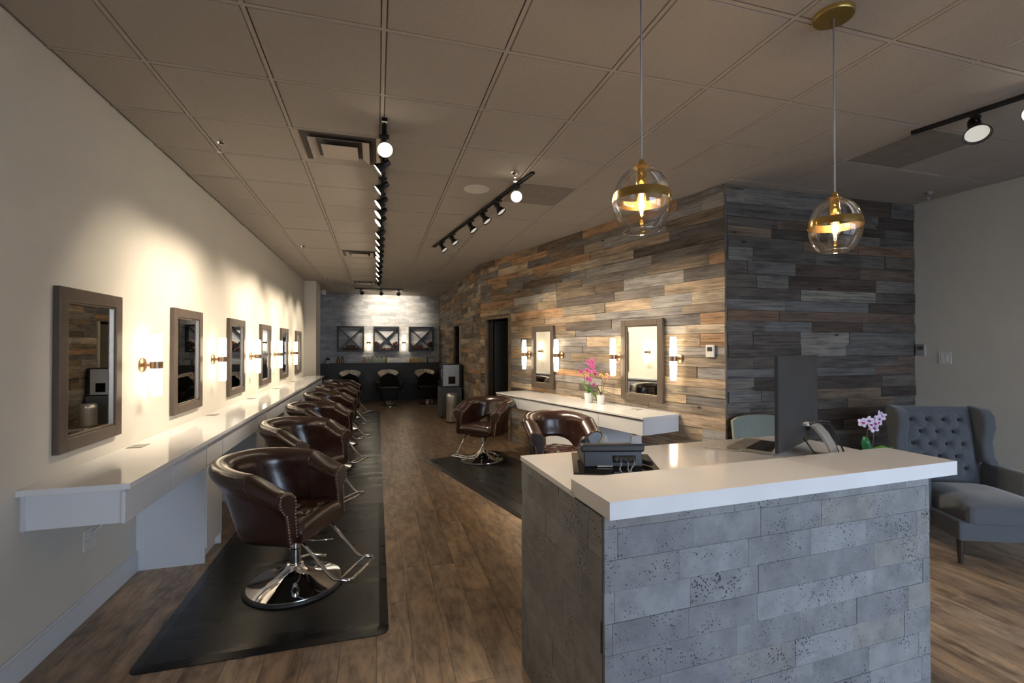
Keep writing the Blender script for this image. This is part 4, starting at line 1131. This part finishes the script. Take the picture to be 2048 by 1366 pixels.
cubby(-1.10, 'left square black shelf with crossed boards', bot[0:6]+[(-.088, hb+.078), (.0, hb+.078), (.088, hb+.078)], 'rolled brown towel in the left cross shelf')
cubby(-.105, 'middle square black shelf with crossed boards', bot+[(-.283, hb+.10), (-.283, hb+.19), (.283, hb+.10), (.283, hb+.19), (-.222, hb+.155), (.222, hb+.155)], 'rolled brown towel in the middle cross shelf')
cubby(.905, 'right square black shelf with crossed boards', bot+[(-.088, hb+.078), (.0, hb+.078), (-.283, hb+.10), (.283, hb+.10), (.283, hb+.19), (.222, hb+.155)], 'rolled brown towel in the right cross shelf')
# bottles
def bottle(x, mt, cap, h, r, lab, group, y=14.10):
    root = MB().lathe([(r*.9, 0), (r, .004), (r, h*.66), (r*.5, h*.76), (r*.42, h*.80)], 12).build('bottle', mt, None, True, (x, y, 1.085), auto=40)
    tag(root, lab, 'bottle', group)
    MB().lathe([(r*.46, h*.79), (r*.46, h), (r*.3, h*1.0)], 10).build('cap', cap, root, True, auto=40)
mc = {n_: M(n_+'_bottle', c, .3) for n_, c in dict(pale_pink=(.55,.40,.36), clear_green=(.42,.55,.33), lime=(.45,.50,.12), olive=(.14,.17,.05), orange=(.62,.25,.05), gold=(.62,.42,.08), white=(.7,.68,.62)).items()}
seq = ['pale_pink']*3+['clear_green']*6+['lime', 'olive']
for k, n_ in enumerate(seq):
    g = {'pale_pink': 'pale pink bottles in the middle group on the ledge', 'clear_green': 'clear green bottles in the middle group on the ledge'}.get(n_)
    bottle(-.365+k*.062, mc[n_], m_pot if k % 2 else m_blk, .165 if k < 3 else .19, .024, {'pale_pink': 'small pale pink bottle in the middle group on the ledge', 'clear_green': 'clear green bottle in the middle group on the ledge', 'lime': 'lime green bottle in the middle group on the ledge', 'olive': 'dark olive bottle ending the middle group on the ledge'}[n_]+(', %s from its left' % ORD[k]), g)
seq = ['orange']*2+['gold']*3+['white']*2+['olive']+['white']*2
for k, n_ in enumerate(seq):
    late = k > 6
    lab = {'orange': 'orange bottle in the right group on the ledge', 'gold': 'golden bottle in the right group on the ledge', 'white': 'white bottle in the middle of the right group on the ledge', 'olive': 'dark bottle in the right group on the ledge'}[n_]
    if late and n_ == 'white': lab = 'short white bottle with a black cap ending the right group'
    bottle(.955+k*.070, mc[n_], m_blk if late else m_pot, .17, .026, lab+(', %s from its left' % ORD[k]), lab.replace(' bottle', ' bottles') if seq.count(n_) > 1 else None)
for k, x in enumerate((-1.06, -.95)): bottle(x, m_amber, m_blk, .20, .040, 'amber pump bottle at the left of the ledge, %s one' % ('left', 'right')[k], 'amber pump bottles on the ledge')
jar = MB().lathe([(.05, 0), (.055, .01), (.055, .05), (.03, .06), (.03, .10), (.0, .11)], 16).build('jar', m_pot, None, True, (-1.33, 14.1, 1.085), auto=40); tag(jar, 'small white jar at the far left of the ledge', 'jar')
MB().lathe([(.045, .10), (.05, .13), (.02, .16)], 14).build('lid', m_blk, jar, True, auto=40)

# cart with towel warmer, waste bin
ct = empty('storage_cart', (1.55, 10.12, 0), 0, 'grey metal cart against the barn wood wall under the towel warmer', 'cabinet')
bx(-.24, .23, 0, .45, .06, .68).build('body', m_cartg, ct, bev=.006)
bx(-.22, .21, -.012, 0, .10, .64).build('door', m_cartg, ct, bev=.004)
for x, y in ((-.2, .05), (.19, .05), (-.2, .40), (.19, .40)): MB().cyl((x-.012, y, .03), (x+.012, y, .03), .03, 14).build('caster', m_rubber, ct, True, auto=40)
tw = empty('towel_warmer', (1.565, 10.14, .682), 0, 'light grey towel warmer with a dark square window on the cart', 'appliance')
bx(-.22, .22, .02, .40, 0, .50).build('case', m_black, tw, bev=.01)
bx(-.19, .16, 0, .022, .02, .48).build('door', m_appl, tw, bev=.006)
bx(-.075, .075, -.004, 0, .07, .23).build('window', m_blkg, tw, bev=.002)
MB().tube([(-.20, .0, .38), (-.235, -.03, .36), (-.235, -.03, .22), (-.20, 0, .20)], .008, 8).build('handle', m_appl, tw, True)
wbin = empty('waste_bin', (1.49, 9.62, 0), 0, 'brushed steel round waste bin in front of the grey cart', 'bin')
MB().lathe([(.115, 0), (.12, .02), (.12, .53)], 32).build('body', m_silver, wbin, True, auto=40)
MB().lathe([(.122, .53), (.122, .56), (.10, .60), (.02, .605)], 32).build('lid', m_silver, wbin, True, auto=40)
MB().lathe([(.123, 0), (.123, .03)], 32).build('base', m_black, wbin, True, auto=40)
bx(-.04, .04, -.16, -.11, .01, .022).build('pedal', m_black, wbin, bev=.003)
print('counts', n1, n2, n3, nt_, len(cells))
